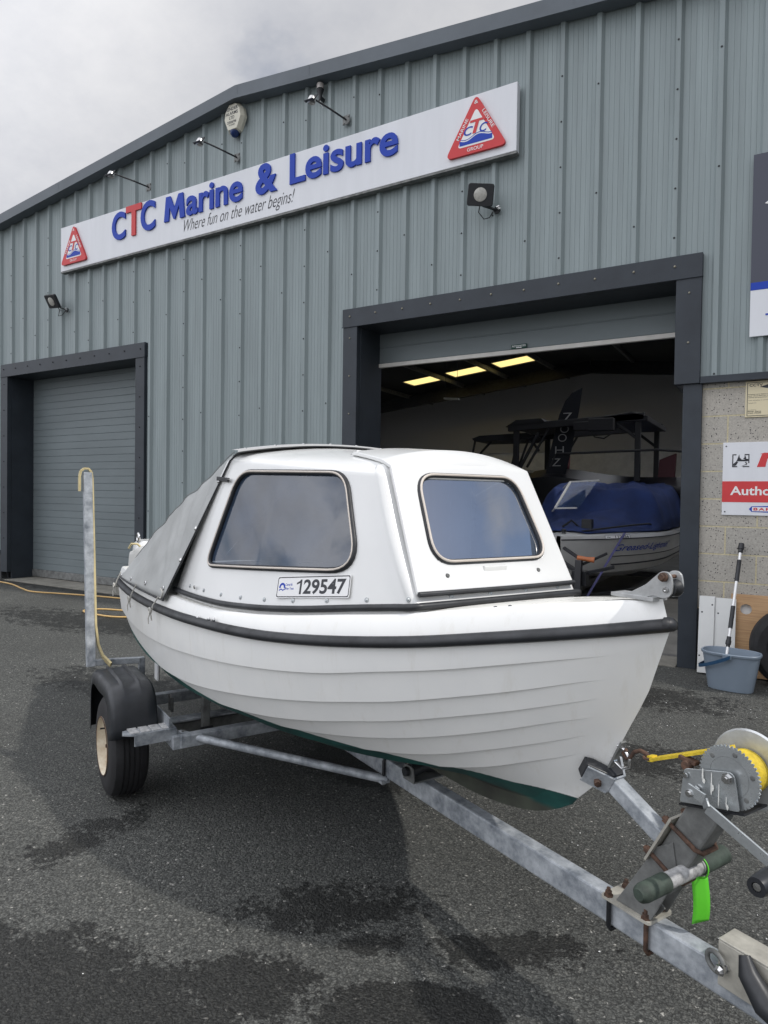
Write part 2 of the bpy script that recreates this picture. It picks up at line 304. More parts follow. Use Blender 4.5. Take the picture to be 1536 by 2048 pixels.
def split(mb, name, m, parent=None, rel=None, **k):
    """every loose piece of mb becomes a mesh object of its own"""
    par = list(range(len(mb.v)))
    def find(i):
        while par[i] != i: par[i] = par[par[i]]; i = par[i]
        return i
    for f in mb.f:
        r = find(f[0])
        for q in f[1:]: par[find(q)] = r
    comp = {}
    for f in mb.f: comp.setdefault(find(f[0]), []).append(f)
    res = []
    for fs in comp.values():
        ids = sorted({q for f in fs for q in f}); mp_ = {q: n for n, q in enumerate(ids)}
        c = MB(); c.v = [mb.v[q] for q in ids]; c.f = [tuple(mp_[q] for q in f) for f in fs]
        if rel: c.v = [(v[0]-rel[0], v[1]-rel[1], v[2]-rel[2]) for v in c.v]
        res.append(c.build(name, m, parent, **k))
    return res
def thing(name, label, cat, loc=(0, 0, 0), rz=0, group=None):
    o = bpy.data.objects.new(name, None); COL.objects.link(o); o.location = loc; o.rotation_euler = (0, 0, rz); o.empty_display_size = .1
    o['label'] = label; o['category'] = cat
    if group: o['group'] = group
    return o
def tag(o, label, cat, group=None):
    o['label'] = label; o['category'] = cat
    if group: o['group'] = group
    return o
def struct(o, kind='structure'): o['kind'] = kind; return o
def roundpoly(pts, r, seg=6):
    out_ = []; n = len(pts)
    rr = r if isinstance(r, (list, tuple)) else [r]*n
    for i in range(n):
        p = Vector(pts[i]); a = Vector(pts[i-1])-p; b = Vector(pts[(i+1) % n])-p
        la = min(rr[i], a.length*.48); lb = min(rr[i], b.length*.48); A = p+a.normalized()*la; B = p+b.normalized()*lb
        for k in range(seg+1):
            t_ = k/seg; out_.append(tuple(A*(1-t_)**2+p*2*t_*(1-t_)+B*t_**2))
    return out_
def textmesh(body, off=0., shear=0., ext=0., space=1.):
    cu = bpy.data.curves.new('txt', 'FONT'); cu.body = body; cu.size = 1; cu.offset = off; cu.shear = shear; cu.extrude = ext; cu.space_character = space; cu.resolution_u = 5
    to = bpy.data.objects.new('txt', cu); COL.objects.link(to); bpy.context.view_layer.update()
    me = bpy.data.meshes.new_from_object(to.evaluated_get(bpy.context.evaluated_depsgraph_get()))
    vs = [tuple(v.co) for v in me.vertices]; fs = [tuple(p.vertices) for p in me.polygons]
    bpy.data.objects.remove(to); bpy.data.curves.remove(cu); bpy.data.meshes.remove(me)
    xs = [v[0] for v in vs]; ys = [v[1] for v in vs]
    return vs, fs, min(xs), max(xs), min(ys), max(ys)
def put_text(mb, body, o, U, V, w=None, h=None, depth=0., off=0., shear=0., space=1., ymin=None, ymax=None):
    """text whose box starts at o, runs w along U and h along V; depth raises it along -normal"""
    vs, fs, x0, x1, y0, y1 = textmesh(body, off, shear, 1. if depth else 0., space)
    if ymin is not None: y0 = ymin
    if ymax is not None: y1 = ymax
    U = Vector(U).normalized(); V = Vector(V).normalized(); Nn = U.cross(V); o = Vector(o)
    sx = w/(x1-x0) if w else h/(y1-y0); sy = h/(y1-y0) if h else sx
    mb.add([o+U*((v[0]-x0)*sx)+V*((v[1]-y0)*sy)+Nn*((v[2]*.5+.5)*depth) for v in vs], fs)
    return mb
FY = 6.269                      # the facade plane
EX, EZ, EN = Vector((1, 0, 0)), Vector((0, 0, 1)), Vector((0, -1, 0))
# ------------------------------------------------------------------ ground
STAINS = [(-1.78, 1.06, .8, .31, .22, .35), (-1.33, 1.44, .24, .13, .5, .5), (-.86, 1.60, .27, .135, .5, .10), (-1.33, 1.88, .30, .13, .6, 1.0), (-1.10, 1.80, .10, .06, .6, .7),
          (-.70, 2.02, .24, .09, .6, 1.0), (-.76, 1.90, .06, .03, .2, .5), (-2.46, 1.72, .10, .26, 0, 1.1), (-1.9, 2.95, .45, .2, -.2, .7), (-6.6, 4.7, 1.5, .45, .1, .9),
          (-8.8, 6.2, 2.6, .3, .05, .8), (-.62, 3.9, .5, .22, .4, 1.0), (-1.0, 5.2, .7, .3, 0, .9), (-4.3, 3.3, .7, .3, .2, 1.1)]
ASP = asphalt()
g = MB().add([(-150, -150, 0), (150, -150, 0), (150, 200, 0), (-150, 200, 0)], [(0, 1, 2, 3)]).build('ground', ASP); struct(g)
mb = MB()
for i in range(210):
    a = random.random(); x = random.uniform(-5.5, .8); y = random.uniform(1.2, 5.9)
    if random.random() < .5: x = random.uniform(-.9, .6); y = random.uniform(2.2, 5.9)
    s = random.uniform(.0012, .0036); th = random.random()*pi
    mb.add([(x+cos(th+k*pi/2+random.uniform(-.3, .3))*s*random.uniform(.6, 1.5), y+sin(th+k*pi/2)*s, .004) for k in range(4)]+[(x, y, .0065)], [(0, 1, 4), (1, 2, 4), (2, 3, 4), (3, 0, 4), (3, 2, 1, 0)])
gr = mb.build('grit', WHT); struct(gr, 'stuff')
# ------------------------------------------------------------------ warehouse
AX = -5.9
def top(x): return 6.36-.1*abs(x-AX)
BLD = thing('warehouse', 'large grey ribbed metal warehouse with a shallow gable and two loading doors', 'building', (AX, FY, 0))
def bb(mb, name, m, parent=BLD, **k):
    k.pop('rel', None); mb.v = [(x-AX, y-FY, z) for x, y, z in mb.v]; return mb.build(name, m, parent, **k)
XL, XR = -18.2, 6.4
DL = (-11.12, -7.67); DR = (-4.28, -.70)
def spans(x):
    t_ = top(x)
    if DL[0] < x < DL[1] or DR[0] < x < DR[1]: return [(3.45, t_)]
    if x > -.70: return [(2.44, t_)]
    return [(.44, t_)]
mb = MB(); P = .33333; x = -2.175
while x > XL: x -= P
prof = []
while x < XR:
    # groove lines across the pan, then the rib: narrow face and two sloping sides
    for gx in (.045, .09, .135, .18, .222): prof += [(x+gx-.002, 0), (x+gx, -.0022), (x+gx+.002, 0)]
    prof += [(x+.250, 0), (x+.268, .036), (x+.306, .036), (x+.331, 0)]
    x += P
cuts = [DL[0], DL[1], DR[0], DR[1], -.70]
prof.sort()
for (a, da), (b_, db) in zip(prof, prof[1:]):
    seg = [a]+[c for c in cuts if a < c < b_]+[b_]
    for s0, s1 in zip(seg, seg[1:]):
        if s1-s0 < 1e-6: continue
        d0 = da+(db-da)*(s0-a)/(b_-a); d1 = da+(db-da)*(s1-a)/(b_-a)
        for z0, z1 in spans((s0+s1)/2):
            mb.add([(s0, FY-d0, z0), (s1, FY-d1, z0), (s1, FY-d1, top(s1)+.03), (s0, FY-d0, top(s0)+.03)], [(0, 1, 2, 3)])
bb(mb, 'metal_cladding', CLAD)
# cladding screws
mb = MB(); i = 0; x = -2.175-P*40
while x < XR:
    xc = x+.287
    zs = [3.85+(.06 if i % 2 else 0), 5.86]
    if i % 3 == 1: zs = [.75+.42*k for k in range(14)]
    if i % 3 == 2: zs = [1.2, 2.5, 4.22, 5.2]
    for z in zs:
        if z < top(xc)-.3 and any(z0+.05 < z for z0, z1 in spans(xc)) and not (-9.45 < xc < -2.3 and 4.74 < z < 5.43):
            mb.lathe((xc, FY-.036, z), (0, -1, 0), [(0, .009), (.002, .009), (.003, .0055), (.007, .005), (.0071, .0001)], 8)
    x += P; i += 1
cs_ = bb(mb, 'cladding_screws', DARKST); cs_['kind'] = 'stuff'
# backing wall
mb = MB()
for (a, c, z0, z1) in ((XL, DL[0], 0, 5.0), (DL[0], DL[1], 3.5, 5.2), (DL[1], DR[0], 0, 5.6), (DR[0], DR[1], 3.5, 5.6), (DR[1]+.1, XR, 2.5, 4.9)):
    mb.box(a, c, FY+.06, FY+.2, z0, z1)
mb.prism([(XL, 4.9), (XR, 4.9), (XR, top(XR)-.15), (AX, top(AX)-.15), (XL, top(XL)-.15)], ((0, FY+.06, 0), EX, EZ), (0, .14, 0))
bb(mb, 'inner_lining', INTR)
# verge trim
mb = MB()
for a, c in ((XL, AX), (AX, XR)):
    z_ = lambda x: 6.44-.1*abs(x-AX)
    for (y0, y1, u0, u1) in ((FY-.15, FY+.1, 0, -.012), (FY-.15, FY-.138, -.012, -.155), (FY-.165, FY-.02, -.155, -.17), (FY-.172, FY-.165, -.135, -.17)):
        vs = [(xx, yy, z_(xx)+uu) for xx in (a, c) for yy in (y0, y1) for uu in (u0, u1)]
        mb.add(vs, [(0, 1, 3, 2), (4, 6, 7, 5), (0, 4, 5, 1), (2, 3, 7, 6), (0, 2, 6, 4), (1, 5, 7, 3)])
for xx in (AX-3.6, AX+1.1, AX+4.1, AX-.0): mb.box(xx-.04, xx+.04, FY-.1515, FY-.15, 6.44-.1*abs(xx-AX)-.15, 6.44-.1*abs(xx-AX)-.012)
bb(mb, 'verge_trim', FASC)
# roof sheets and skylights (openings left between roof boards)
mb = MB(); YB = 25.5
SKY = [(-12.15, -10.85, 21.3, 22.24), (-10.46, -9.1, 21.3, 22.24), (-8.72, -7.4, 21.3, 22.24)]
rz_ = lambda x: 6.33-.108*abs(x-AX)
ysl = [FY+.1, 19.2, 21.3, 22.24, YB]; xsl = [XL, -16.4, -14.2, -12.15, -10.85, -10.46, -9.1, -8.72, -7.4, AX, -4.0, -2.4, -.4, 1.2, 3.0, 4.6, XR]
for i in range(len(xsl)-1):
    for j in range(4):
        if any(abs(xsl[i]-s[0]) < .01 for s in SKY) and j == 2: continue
        if i in (1, 10, 12, 14) and j == 0: continue  # openings for the added clear strips
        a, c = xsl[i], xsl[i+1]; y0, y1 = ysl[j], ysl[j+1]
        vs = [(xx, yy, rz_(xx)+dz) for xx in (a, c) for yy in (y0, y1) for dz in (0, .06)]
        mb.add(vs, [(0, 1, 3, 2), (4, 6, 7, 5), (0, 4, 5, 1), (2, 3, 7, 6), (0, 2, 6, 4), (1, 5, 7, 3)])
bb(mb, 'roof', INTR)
SKY += [(-16.4, -14.2, FY+.1, 19.2), (-4.0, -2.4, FY+.1, 19.2), (-.4, 1.2, FY+.1, 19.2), (3.0, 4.6, FY+.1, 19.2)]  # clear strips added out of view to brighten the workshop interior
m2_ = mat('added_rooflight_clear', (.9, .9, .9))
for (a, c, y0, y1) in SKY:
    m_ = mat('skylight_sheet', (.9, .74, .36), .5, trans=0); 
    mb = MB(); vs = [(xx, yy, rz_(xx)+.03) for xx, yy in ((a, y0), (c, y0), (c, y1), (a, y1))]; mb.add(vs, [(0, 1, 2, 3)])
    o = bb(mb, 'skylight_or_added_strip', m_ if (a < AX and y0 > 20) else m2_)
m_.node_tree.nodes.clear(); t = m_.node_tree
_o = N(t, 'ShaderNodeOutputMaterial'); _t = N(t, 'ShaderNodeBsdfTranslucent'); _t.inputs[0].default_value = (.85, .66, .25, 1); t.links.new(_t.outputs[0], _o.inputs[0])
t = m2_.node_tree; t.nodes.clear(); _o = N(t, 'ShaderNodeOutputMaterial'); _t = N(t, 'ShaderNodeBsdfTranslucent'); _t.inputs[0].default_value = (.93, .96, 1, 1); _u = N(t, 'ShaderNodeBsdfTransparent'); _m = N(t, 'ShaderNodeMixShader'); _m.inputs[0].default_value = .55; t.links.new(_t.outputs[0], _m.inputs[1]); t.links.new(_u.outputs[0], _m.inputs[2]); t.links.new(_m.outputs[0], _o.inputs[0])
# interior walls, floor slab, steel
bb(MB().box(XL, XR, YB, YB+.2, 0, 3.3), 'rear_block_wall', INTW)
bb(MB().box(XL, XR, YB-.1, YB+.1, 3.3, 6.2), 'rear_wall_lining', mat('lining_grey', (.5, .5, .5), .8))
mb = MB(); mb.box(XR-.2, XR, FY+.2, YB, 0, 5.2); mb.box(XL, XL+.2, FY+.2, YB, 0, 5.2); split(mb, 'side_wall', INTW, BLD, (AX, FY, 0))
mb = MB()
for y in (8.6, 12.6, 16.8, 23.4):
    for s in (-1, 1):
        xe = XL+.4 if s < 0 else XR-.4
        mb.bar((AX, y, rz_(AX)-.3), (xe, y, rz_(xe)-.3), .15, .42)
        mb.box(xe-.15, xe+.15, y-.1, y+.1, 0, rz_(xe)-.3)
split(mb, 'steel_member', DARKST, BLD, (AX, FY, 0))
mb = MB()
for x in (-13.0, -10.65, -8.91, -7.2, -4.5, -2, 1): mb.box(x-.04, x+.04, FY+.3, YB, rz_(x)-.16, rz_(x)-.02)
split(mb, 'purlin', GALVD, BLD, (AX, FY, 0))
fl = struct(MB().box(XL, XR, FY+.35, YB, -.05, .006).build('workshop_floor', mat('workshop_concrete', (.13, .13, .125), .7, n_scale=2, n_amt=.25)))
th = struct(MB().box(DL[0]+.2, DL[1]-.2, FY-.12, FY+.5, -.05, .012).build('door_threshold', CONC))
th2 = struct(MB().box(DR[0]+.2, DR[1]-.1, FY-.05, FY+.345, -.05, .010).build('door_threshold', CONC))
# door surrounds
def surround(x0, x1, right_short):
    mb = MB()
    mb.box(x0, x1, FY-.055, FY+.02, 3.325, 3.525)
    mb.box(x0-.006, x1+.006, FY-.062, FY-.0555, 3.32, 3.328)
    mb.box(x0+.008, x0+.195, FY-.05, FY+.02, 0.12 if not right_short else .0, 3.3249)
    if right_short: mb.box(x1-.205, x1-.004, FY-.05, FY+.02, 2.43, 3.3249); mb.box(x1-.135, x1+.015, FY-.025, FY+.46, 0, 2.4299)
    else: mb.box(x1-.195, x1-.008, FY-.05, FY+.02, .12, 3.3249)
    return mb
for (x0, x1, rs, nm) in ((-11.165, -7.627, False, 'l'), (-4.325, -.657, True, 'r')):
    bb(surround(x0, x1, rs), 'door_surround', FRAME, bevel=.003, seg=1)
    mb = MB(); mb.box(x0+.19, x0+.205, FY+.021, FY+.46, 0, 3.33); mb.box(x0+.205, x1-.19, FY+.021, FY+.46, 3.325, 3.345)
    mb.box(x1-.205, x1-.19, FY+.021, FY+.46, 2.431 if rs else 0, 3.324)
    bb(mb, 'door_reveal', FRAME)
    mb = MB(); k = x0+.1
    while k < x1-.05: mb.lathe((k, FY-.055, 3.44+.004*sin(k*9)), EN, [(0, .011), (.004, .011), (.012, .006), (.0121, .0001)], 8); k += .335
    k = 3.2
    while k > .3:
        mb.lathe((x0+.1, FY-.05, k), EN, [(0, .010), (.01, .006), (.0101, .0001)], 8)
        if not rs or k > 2.5: mb.lathe((x1-.1, FY-.05, k), EN, [(0, .010), (.01, .006), (.0101, .0001)], 8)
        k -= .42
    split(mb, 'surround_screw', mat('dull_zinc', (.3, .28, .22), .5, .3) if rs else DARKST, BLD, (AX, FY, 0))
def slats(x0, x1, z0, z1, y, p):
    mb = MB(); rows = []; z = z0
    pr = []
    while z < z1:
        pr += [(z, 0), (z+p*.06, .006), (z+p*.94, .006), (z+p*.98, 0)]; z += p
    mb.grid([[(x0, y-d, zz), (x1, y-d, zz)] for zz, d in pr]); return mb
bb(slats(-10.96, -7.82, .14, 3.34, FY+.40, .1115), 'roller_door', SHUT, solid=.004)
bb(MB().box(-10.96, -7.82, FY+.375, FY+.42, .02, .14), 'door_bottom_rail', GALVD, bevel=.006)
bb(slats(-4.13, -.86, 2.985, 3.34, FY+.43, .185), 'roller_shutter', SHUT, solid=.004)
sb = bb(MB().box(-4.13, -.86, FY+.405, FY+.45, 2.94, 2.984), 'shutter_bottom_bar', ALU, bevel=.003)
ad = bb(MB().box(-2.505, -2.335, FY+.40, FY+.415, 2.99, 3.035), 'maker_plate', mat('plate_green', (.01, .06, .045), .5), bevel=.008)
mb = MB(); put_text(mb, 'ADVANCED', (-2.495, FY+.3985, 3.008), EX, EZ, w=.15, h=.018, off=.01); mb.box(-2.45, -2.39, FY+.3982, FY+.3987, 2.995, 3.003)
bb(mb, 'maker_plate_lettering', WHT)
# bottom trim of the cladding, block wall, plinth, dark base under the left part
bb(MB().box(-.656, XR, FY-.05, FY+.03, 2.425, 2.485).box(-.656, XR, FY-.065, FY-.05, 2.425, 2.438), 'cladding_drip_trim', FRAME, bevel=.002)
bb(MB().box(-.642, XR, FY+.012, FY+.2, .52, 2.44), 'block_wall', blockmat())
bb(MB().box(-.642, XR, FY+.0, FY+.2, -.05, .5199), 'plinth', PLIN)
mb = MB(); mb.box(XL, -11.17, FY-.03, FY+.1, -.05, .47); mb.box(-7.62, -4.33, FY-.03, FY+.1, -.05, .47); bb(mb, 'plinth', PLIN)
mb = MB(); mb.box(XL, -11.17, FY-.055, FY-.0305, .42, .475); mb.box(-7.62, -4.33, FY-.055, FY-.0305, .42, .475); bb(mb, 'drip_trim', FRAME)
# ------------------------------------------------------------------ signs
def emblem_tri(name, A, Bl, Br, y, parent):
    """red rounded triangle with white inset, CTC and waves"""
    A, Bl, Br = [Vector((p[0], y, p[1])) for p in (A, Bl, Br)]
    c = (A+Bl+Br)/3; U = (Br-Bl).normalized(); w = (Br-Bl).length; V = Vector((0, 0, 1)); h = ((A-Bl).dot(V)+(A-Br).dot(V))/2
    o = Bl
    def pt(u, v): return (u*w, v*h)
    fr = (o, U, V)
    tri = roundpoly([pt(-.02, -.03), pt(1.02, -.03), pt(.5, 1.04)], [.07*w/.6, .07*w/.6, .07*w/.6], 8)
    e = MB().prism(tri, fr, (0, -.03, 0)).build(name, RED, parent)
    ti = roundpoly([pt(.185, .115), pt(.83, .115), pt(.505, .79)], .045*w/.6, 8)
    MB().prism(ti, (o+Vector((0, -.03, 0)), U, V), (0, -.0015, 0)).build('emblem_inset', WHT, e)
    # waves
    def wave(u): return .235+.035*sin((u-.2)*2*pi/.42+2.6)+.11*(u-.2)*.6
    ul = [.228+.55*k/24 for k in range(25)]
    mb = MB(); lo = [pt(u, .145) for u in ul]; hi = [pt(u, wave(u)) for u in ul]
    mb.grid([[o+U*p[0]+V*p[1]+Vector((0, -.033, 0)) for p in lo], [o+U*p[0]+V*p[1]+Vector((0, -.033, 0)) for p in hi]])
    ul2 = [.245+.53*k/24 for k in range(25)]
    mb.grid([[o+U*(u*w)+V*((wave(u)+dd)*h)+Vector((0, -.033, 0)) for u in ul2] for dd in (.022, .035)])
    for ch, u0, u1, v0, v1 in (('C', .30, .455, .31, .47), ('C', .565, .70, .31, .47)):
        put_text(mb, ch, o+U*(u0*w)+V*(v0*h)+Vector((0, -.034, 0)), U, V, w=(u1-u0)*w, h=(v1-v0)*h, shear=.25, off=.012)
    mb.build('emblem_waves', BLUE, e)
    mb = MB(); put_text(mb, 'T', o+U*(.40*w)+V*(.32*h)+Vector((0, -.0345, 0)), U, V, w=.27*w, h=.25*h, shear=.22, off=.02); mb.build('emblem_letter', RED, e)
    mb = MB()
    put_text(mb, 'GROUP', o+U*(.36*w)+V*(.015*h)+Vector((0, -.0318, 0)), U, V, w=.27*w, h=.065*h, off=.006)
    put_text(mb, '&', o+U*(.47*w)+V*(.86*h)+Vector((0, -.0318, 0)), U, V, w=.065*w, h=.065*h, off=.006)
    e1 = (U*(.5*w)+V*h*1.07).normalized(); n1_ = Vector((-e1.z, 0, e1.x))*-1
    put_text(mb, 'MARINE', o+U*(.215*w)+V*(.26*h)+Vector((0, -.0318, 0)), e1, Vector((-e1.z, 0, e1.x)), w=.40*h, h=.06*h, off=.006)
    e2 = (U*(.5*w)-V*h*1.07).normalized()
    put_text(mb, 'LEISURE', o+U*(.60*w)+V*(.70*h)+Vector((0, -.0318, 0)), e2, Vector((-e2.z, 0, e2.x)), w=.42*h, h=.06*h, off=.006)
    mb.build('emblem_lettering', WHT, e)
    return e
sg = thing('shop_sign', 'long white fascia sign with raised blue and red lettering above the loading doors', 'sign', (-5.87, FY-.04, 5.08))
def sgb(mb, name, m, parent=sg, **k):
    mb.v = [(x+5.87, y-(FY-.04), z-5.08) for x, y, z in mb.v]; return mb.build(name, m, parent, **k)
ys = FY-.11
sgb(MB().box(-9.45, -2.295, ys, FY-.031, 4.757, 5.408), 'panel', SIGNW, bevel=.004)
sgb(MB().box(-9.45, -2.295, ys+.004, FY-.032, 4.735, 4.7565), 'panel_lower_edge', GALVD)
mb = MB()
B_ = .026
put_text(mb, 'C', (-8.24, ys-.001, 4.978), EX, EZ, w=.285, h=.385, depth=.02, off=B_)
put_text(mb, 'C', (-7.635, ys-.001, 4.992), EX, EZ, w=.285, h=.40, depth=.02, off=B_)
mb.prism([(0, 0), (.035, .32), (.115, .32), (.193, .155), (.271, .32), (.351, .32), (.386, 0), (.30, 0), (.283, .175), (.205, .01), (.181, .01), (.103, .175), (.086, 0)], ((-7.17, ys-.001, 5.037), EX, EZ), (0, -.02, 0)); put_text(mb, 'arine', (-6.755, ys-.001, 5.032), EX, EZ, w=.975, h=.335, depth=.02, off=.022)
put_text(mb, '&', (-5.57, ys-.001, 5.03), EX, EZ, w=.335, h=.36, depth=.02, off=.032)
put_text(mb, 'Leisure', (-5.045, ys-.001, 5.045), EX, EZ, w=1.45, h=.352, depth=.02, off=.022)
split(mb, 'raised_letter', BLUE, sg, (-5.87, FY-.04, 5.08))
mb = MB(); put_text(mb, 'T', (-7.94, ys-.001, 4.985), EX, EZ, w=.315, h=.415, depth=.02, off=.032); sgb(mb, 'raised_letter', RED)
mb = MB(); put_text(mb, 'Where fun on the water begins!', (-6.81, ys-.002, 4.80), EX, EZ, w=1.83, h=.20, shear=.42, off=-.008); sgb(mb, 'tagline', INK)
for (A, Bl, Br) in (((-2.7, 5.375), (-3.02, 4.845), (-2.39, 4.845)), ((-9.11, 5.365), (-9.395, 4.845), (-8.80, 4.845))):
    e = emblem_tri('triangle_emblem', (A[0]+5.87, A[1]-5.08), (Bl[0]+5.87, Bl[1]-5.08), (Br[0]+5.87, Br[1]-5.08), ys-(FY-.04)-.001, sg)
# dark and white sign high on the right
s2 = thing('sponsor_sign', 'tall dark navy sign with white lower panel high on the cladding at the right edge', 'sign', (.7, FY-.04, 3.5))
MB().box(-1.0, 1.2, -.012, .008, -.29, .74).build('upper_panel', mat('sign_navy', (.045, .05, .075), .35), s2)
MB().box(-1.0, 1.2, -.016, .009, -.352, -.291).build('blue_band', BLUE, s2)
MB().box(-1.0, 1.2, -.014, .008, -.725, -.353).build('lower_panel', SIGNW, s2)
mb = MB(); put_text(mb, 'T', (-.89, -.0165, -.65), EX, EZ, w=.085, h=.10, off=.005); mb.build('lettering', BLUE, s2)
mb = MB(); mb.add([(-.915, -.0145, .335), (-.80, -.0145, .40), (-.55, -.0145, .5), (-.7, -.0145, .32), (-.86, -.0145, .315)], [(0, 1, 2, 3, 4)]); mb.build('white_emblem', WHT, s2)
# CCTV notice
s3 = thing('cctv_notice', 'cream CCTV notice with black border fixed high on the block wall', 'sign', (-.10, FY+.012, 2.28))
CR = mat('notice_cream', (.7, .62, .42), .4)
MB().box(-.22, .25, -.012, 0, -.152, .142).build('notice_board', CR, s3, bevel=.002)
mb = MB()
for (a, c, z0, z1) in ((-.208, .238, .127, .131), (-.208, .238, -.142, -.138), (-.208, -.204, -.1379, .1269), (.234, .238, -.1379, .1269)): mb.box(a, c, -.0135, -.0121, z0, z1)
put_text(mb, 'CCTV', (-.192, -.0128, .098), EX, EZ, w=.095, h=.022, off=.02)
mb.prism([(-.12, .092), (-.02, .122), (.10, .118), (.10, .10), (.03, .09), (-.06, .078)], ((0, -.0128, 0), EX, EZ), (0, .0005, 0))
for i, tx in enumerate(('Images are being monitored', 'and recorded for the purpose of', 'crime prevention and public safety')):
    put_text(mb, tx, (-.2, -.0128, .028-.013*i), EX, EZ, w=(.22, .25, .27)[i], h=.011, off=.01)
put_text(mb, 'This scheme is controlled by', (-.2, -.0128, -.02), EX, EZ, w=.2, h=.009)
put_text(mb, 'Telephone', (-.2, -.0128, -.042), EX, EZ, w=.06, h=.009)
put_text(mb, 'Installed by', (-.2, -.0128, -.098), EX, EZ, w=.06, h=.008)
put_text(mb, 'Render Alarms', (-.2, -.0128, -.11), EX, EZ, w=.095, h=.010, off=.015)
put_text(mb, '01642 490200', (-.2, -.0128, -.124), EX, EZ, w=.095, h=.010, off=.015)
mb.build('notice_print', INK, s3)
# dealer sign
s4 = thing('dealer_sign', 'white dealer sign with red band reading Authorised on the block wall', 'sign', (0, FY+.012, 1.62))
MB().box(-.475, 1.1, -.014, 0, -.298, .305).build('sign_board', SIGNW, s4, bevel=.002)
MB().box(-.475, 1.1, -.0155, -.0141, -.19, -.017).build('red_band', RED, s4)
mb = MB(); put_text(mb, 'Authorised Dealer', (-.415, -.0165, -.132), EX, EZ, w=.88, h=.074, off=.02); mb.build('band_lettering', WHT, s4)
mb = MB(); mb.prism([(-.225, .0), (-.19, .105), (-.205, .105), (-.175, .115), (-.12, .115), (-.085, .03), (-.03, .115), (.05, .115), (.02, 0), (-.03, 0), (-.02, .07), (-.07, 0), (-.11, 0), (-.15, .07), (-.165, 0)], ((0, -.0155, .10), EX, EZ), (0, .001, 0))
mb.build('red_logo', RED, s4)
mb = MB()   # black square badge with a horned head in profile
bx0, bz0, bw, bh = -.405, .10, .125, .107
for (a, c, z0, z1) in ((0, .24, .92, 1), (.72, 1, .92, 1), (0, .06, .08, .9199), (.94, 1, .3, .9199), (0, .3, 0, .0799), (.62, 1, 0, .0799)):
    mb.box(bx0+a*bw, bx0+c*bw, -.0155, -.0141, bz0+z0*bh, bz0+z1*bh)
for poly in ([(.28, .55), (.40, .98), (.44, .72), (.56, .60), (.30, .50)], [(.62, .62), (.70, .72), (.74, .98), (.84, .60)], [(.22, .45), (.30, .56), (.94, .58), (.90, .64), (.98, .5), (.86, .44), (.34, .46)], [(.03, .22), (.24, .44), (.36, .42), (.22, .12), (.08, .1)], [(.78, .40), (.90, .30), (.84, .26), (.88, .18), (.62, .12), (.52, .04), (.70, .18), (.82, .22), (.80, .30), (.74, .32)]):
    mb.prism([(bx0+p[0]*bw, bz0+p[1]*bh) for p in poly], ((0, -.0156, 0), EX, EZ), (0, .0012, 0))
mb.build('black_badge', INK, s4)
mb = MB(); mb.prism([(-.275, -.245), (-.255, -.222), (.3, -.205), (.3, -.285), (-.255, -.268)], ((0, -.0155, 0), EX, EZ), (0, .001, 0)); mb.build('blue_badge', BLUE, s4)
mb = MB(); mb.box(-.252, .28, -.017, -.0158, -.262, -.228); mb.build('badge_panel', WHT, s4)
mb = MB(); put_text(mb, 'BARRUS', (-.242, -.0178, -.257), EX, EZ, w=.25, h=.024, off=.03, space=1.25); mb.build('badge_lettering', RED, s4)
mb = MB()
for xx in (-.452,):
    for zz in (-.27, .275): mb.lathe((xx, -.014, zz), EN, [(0, .006), (.004, .005), (.0041, .0001)], 8)
split(mb, 'fixing', INK, s4)
# ------------------------------------------------------------------ lamps and boxes on the wall
def floodlight(x, z, lab, yawz, tilt, rr):
    t_ = thing('floodlight', lab, 'floodlight', (x, FY-.03, z), 0, 'floodlights on the cladding')
    M = Matrix.Translation((-.02, -.16, .01)) @ Matrix.Rotation(yawz, 4, 'Z') @ Matrix.Rotation(tilt, 4, 'X') @ Matrix.Rotation(rr, 4, 'Y')
    mb = MB(); pl = roundpoly([(-.125, -.10), (.125, -.10), (.125, .10), (-.125, .10)], .025, 5)
    n = len(pl); rows = []
    for y, s in ((-.028, .96), (-.022, 1), (.01, 1), (.02, .9), (.045, .6)): rows.append([M @ Vector((p[0]*s, y, p[1]*s)) for p in pl])
    mb.grid(rows, closed=True); mb.add(rows[0], [tuple(range(n))]); mb.add(rows[-1], [tuple(range(n))])
    mb.build('housing', BLK, t_, smooth=35)
    mb = MB().lathe(M @ Vector((0, -.028, 0)), M.to_3x3() @ Vector((0, -1, 0)), [(0, .064), (.006, .062), (.012, .045), (.014, .0001)], 28); mb.build('lens', mat('lamp_lens', (.5, .49, .45), .2, n_scale=40, n_amt=.15), t_, smooth=50)
    mb = MB(); a = M @ Vector((-.11, .02, -.09)); b2 = M @ Vector((.11, .02, -.09)); c = Vector((.05, -.01, -.11)); d2 = Vector((-.05, -.01, -.11))
    mb.bar(a, b2, .02, .008); mb.bar(M @ Vector((.03, .02, -.092)), (.09, 0, -.10), .03, .012); mb.cyl((.09, -.012, -.10), (.09, .002, -.10), .035)
    mb.build('bracket', BLK, t_)
    mb = MB().tube([M @ Vector((0, .03, -.08)), M @ Vector((-.01, .05, -.15)), Vector((-.02, -.07, -.19)), Vector((.02, -.03, -.17)), Vector((.05, 0, -.1))], .005, 8); mb.build('cable', BLK, t_, smooth=60)
    mb = MB().cyl((.095, -.03, -.085), (.125, -.03, -.08), .011, 8).cyl((.11, -.03, -.10), (.135, -.03, -.105), .009, 8); split(mb, 'bolt', STAIN, t_)
floodlight(-2.60, 4.365, 'black square floodlight with round lens below the right end of the long sign', .30, .30, .12)
floodlight(-9.50, 4.30, 'black square floodlight on the cladding above the closed left roller door', -.05, .55, .1)
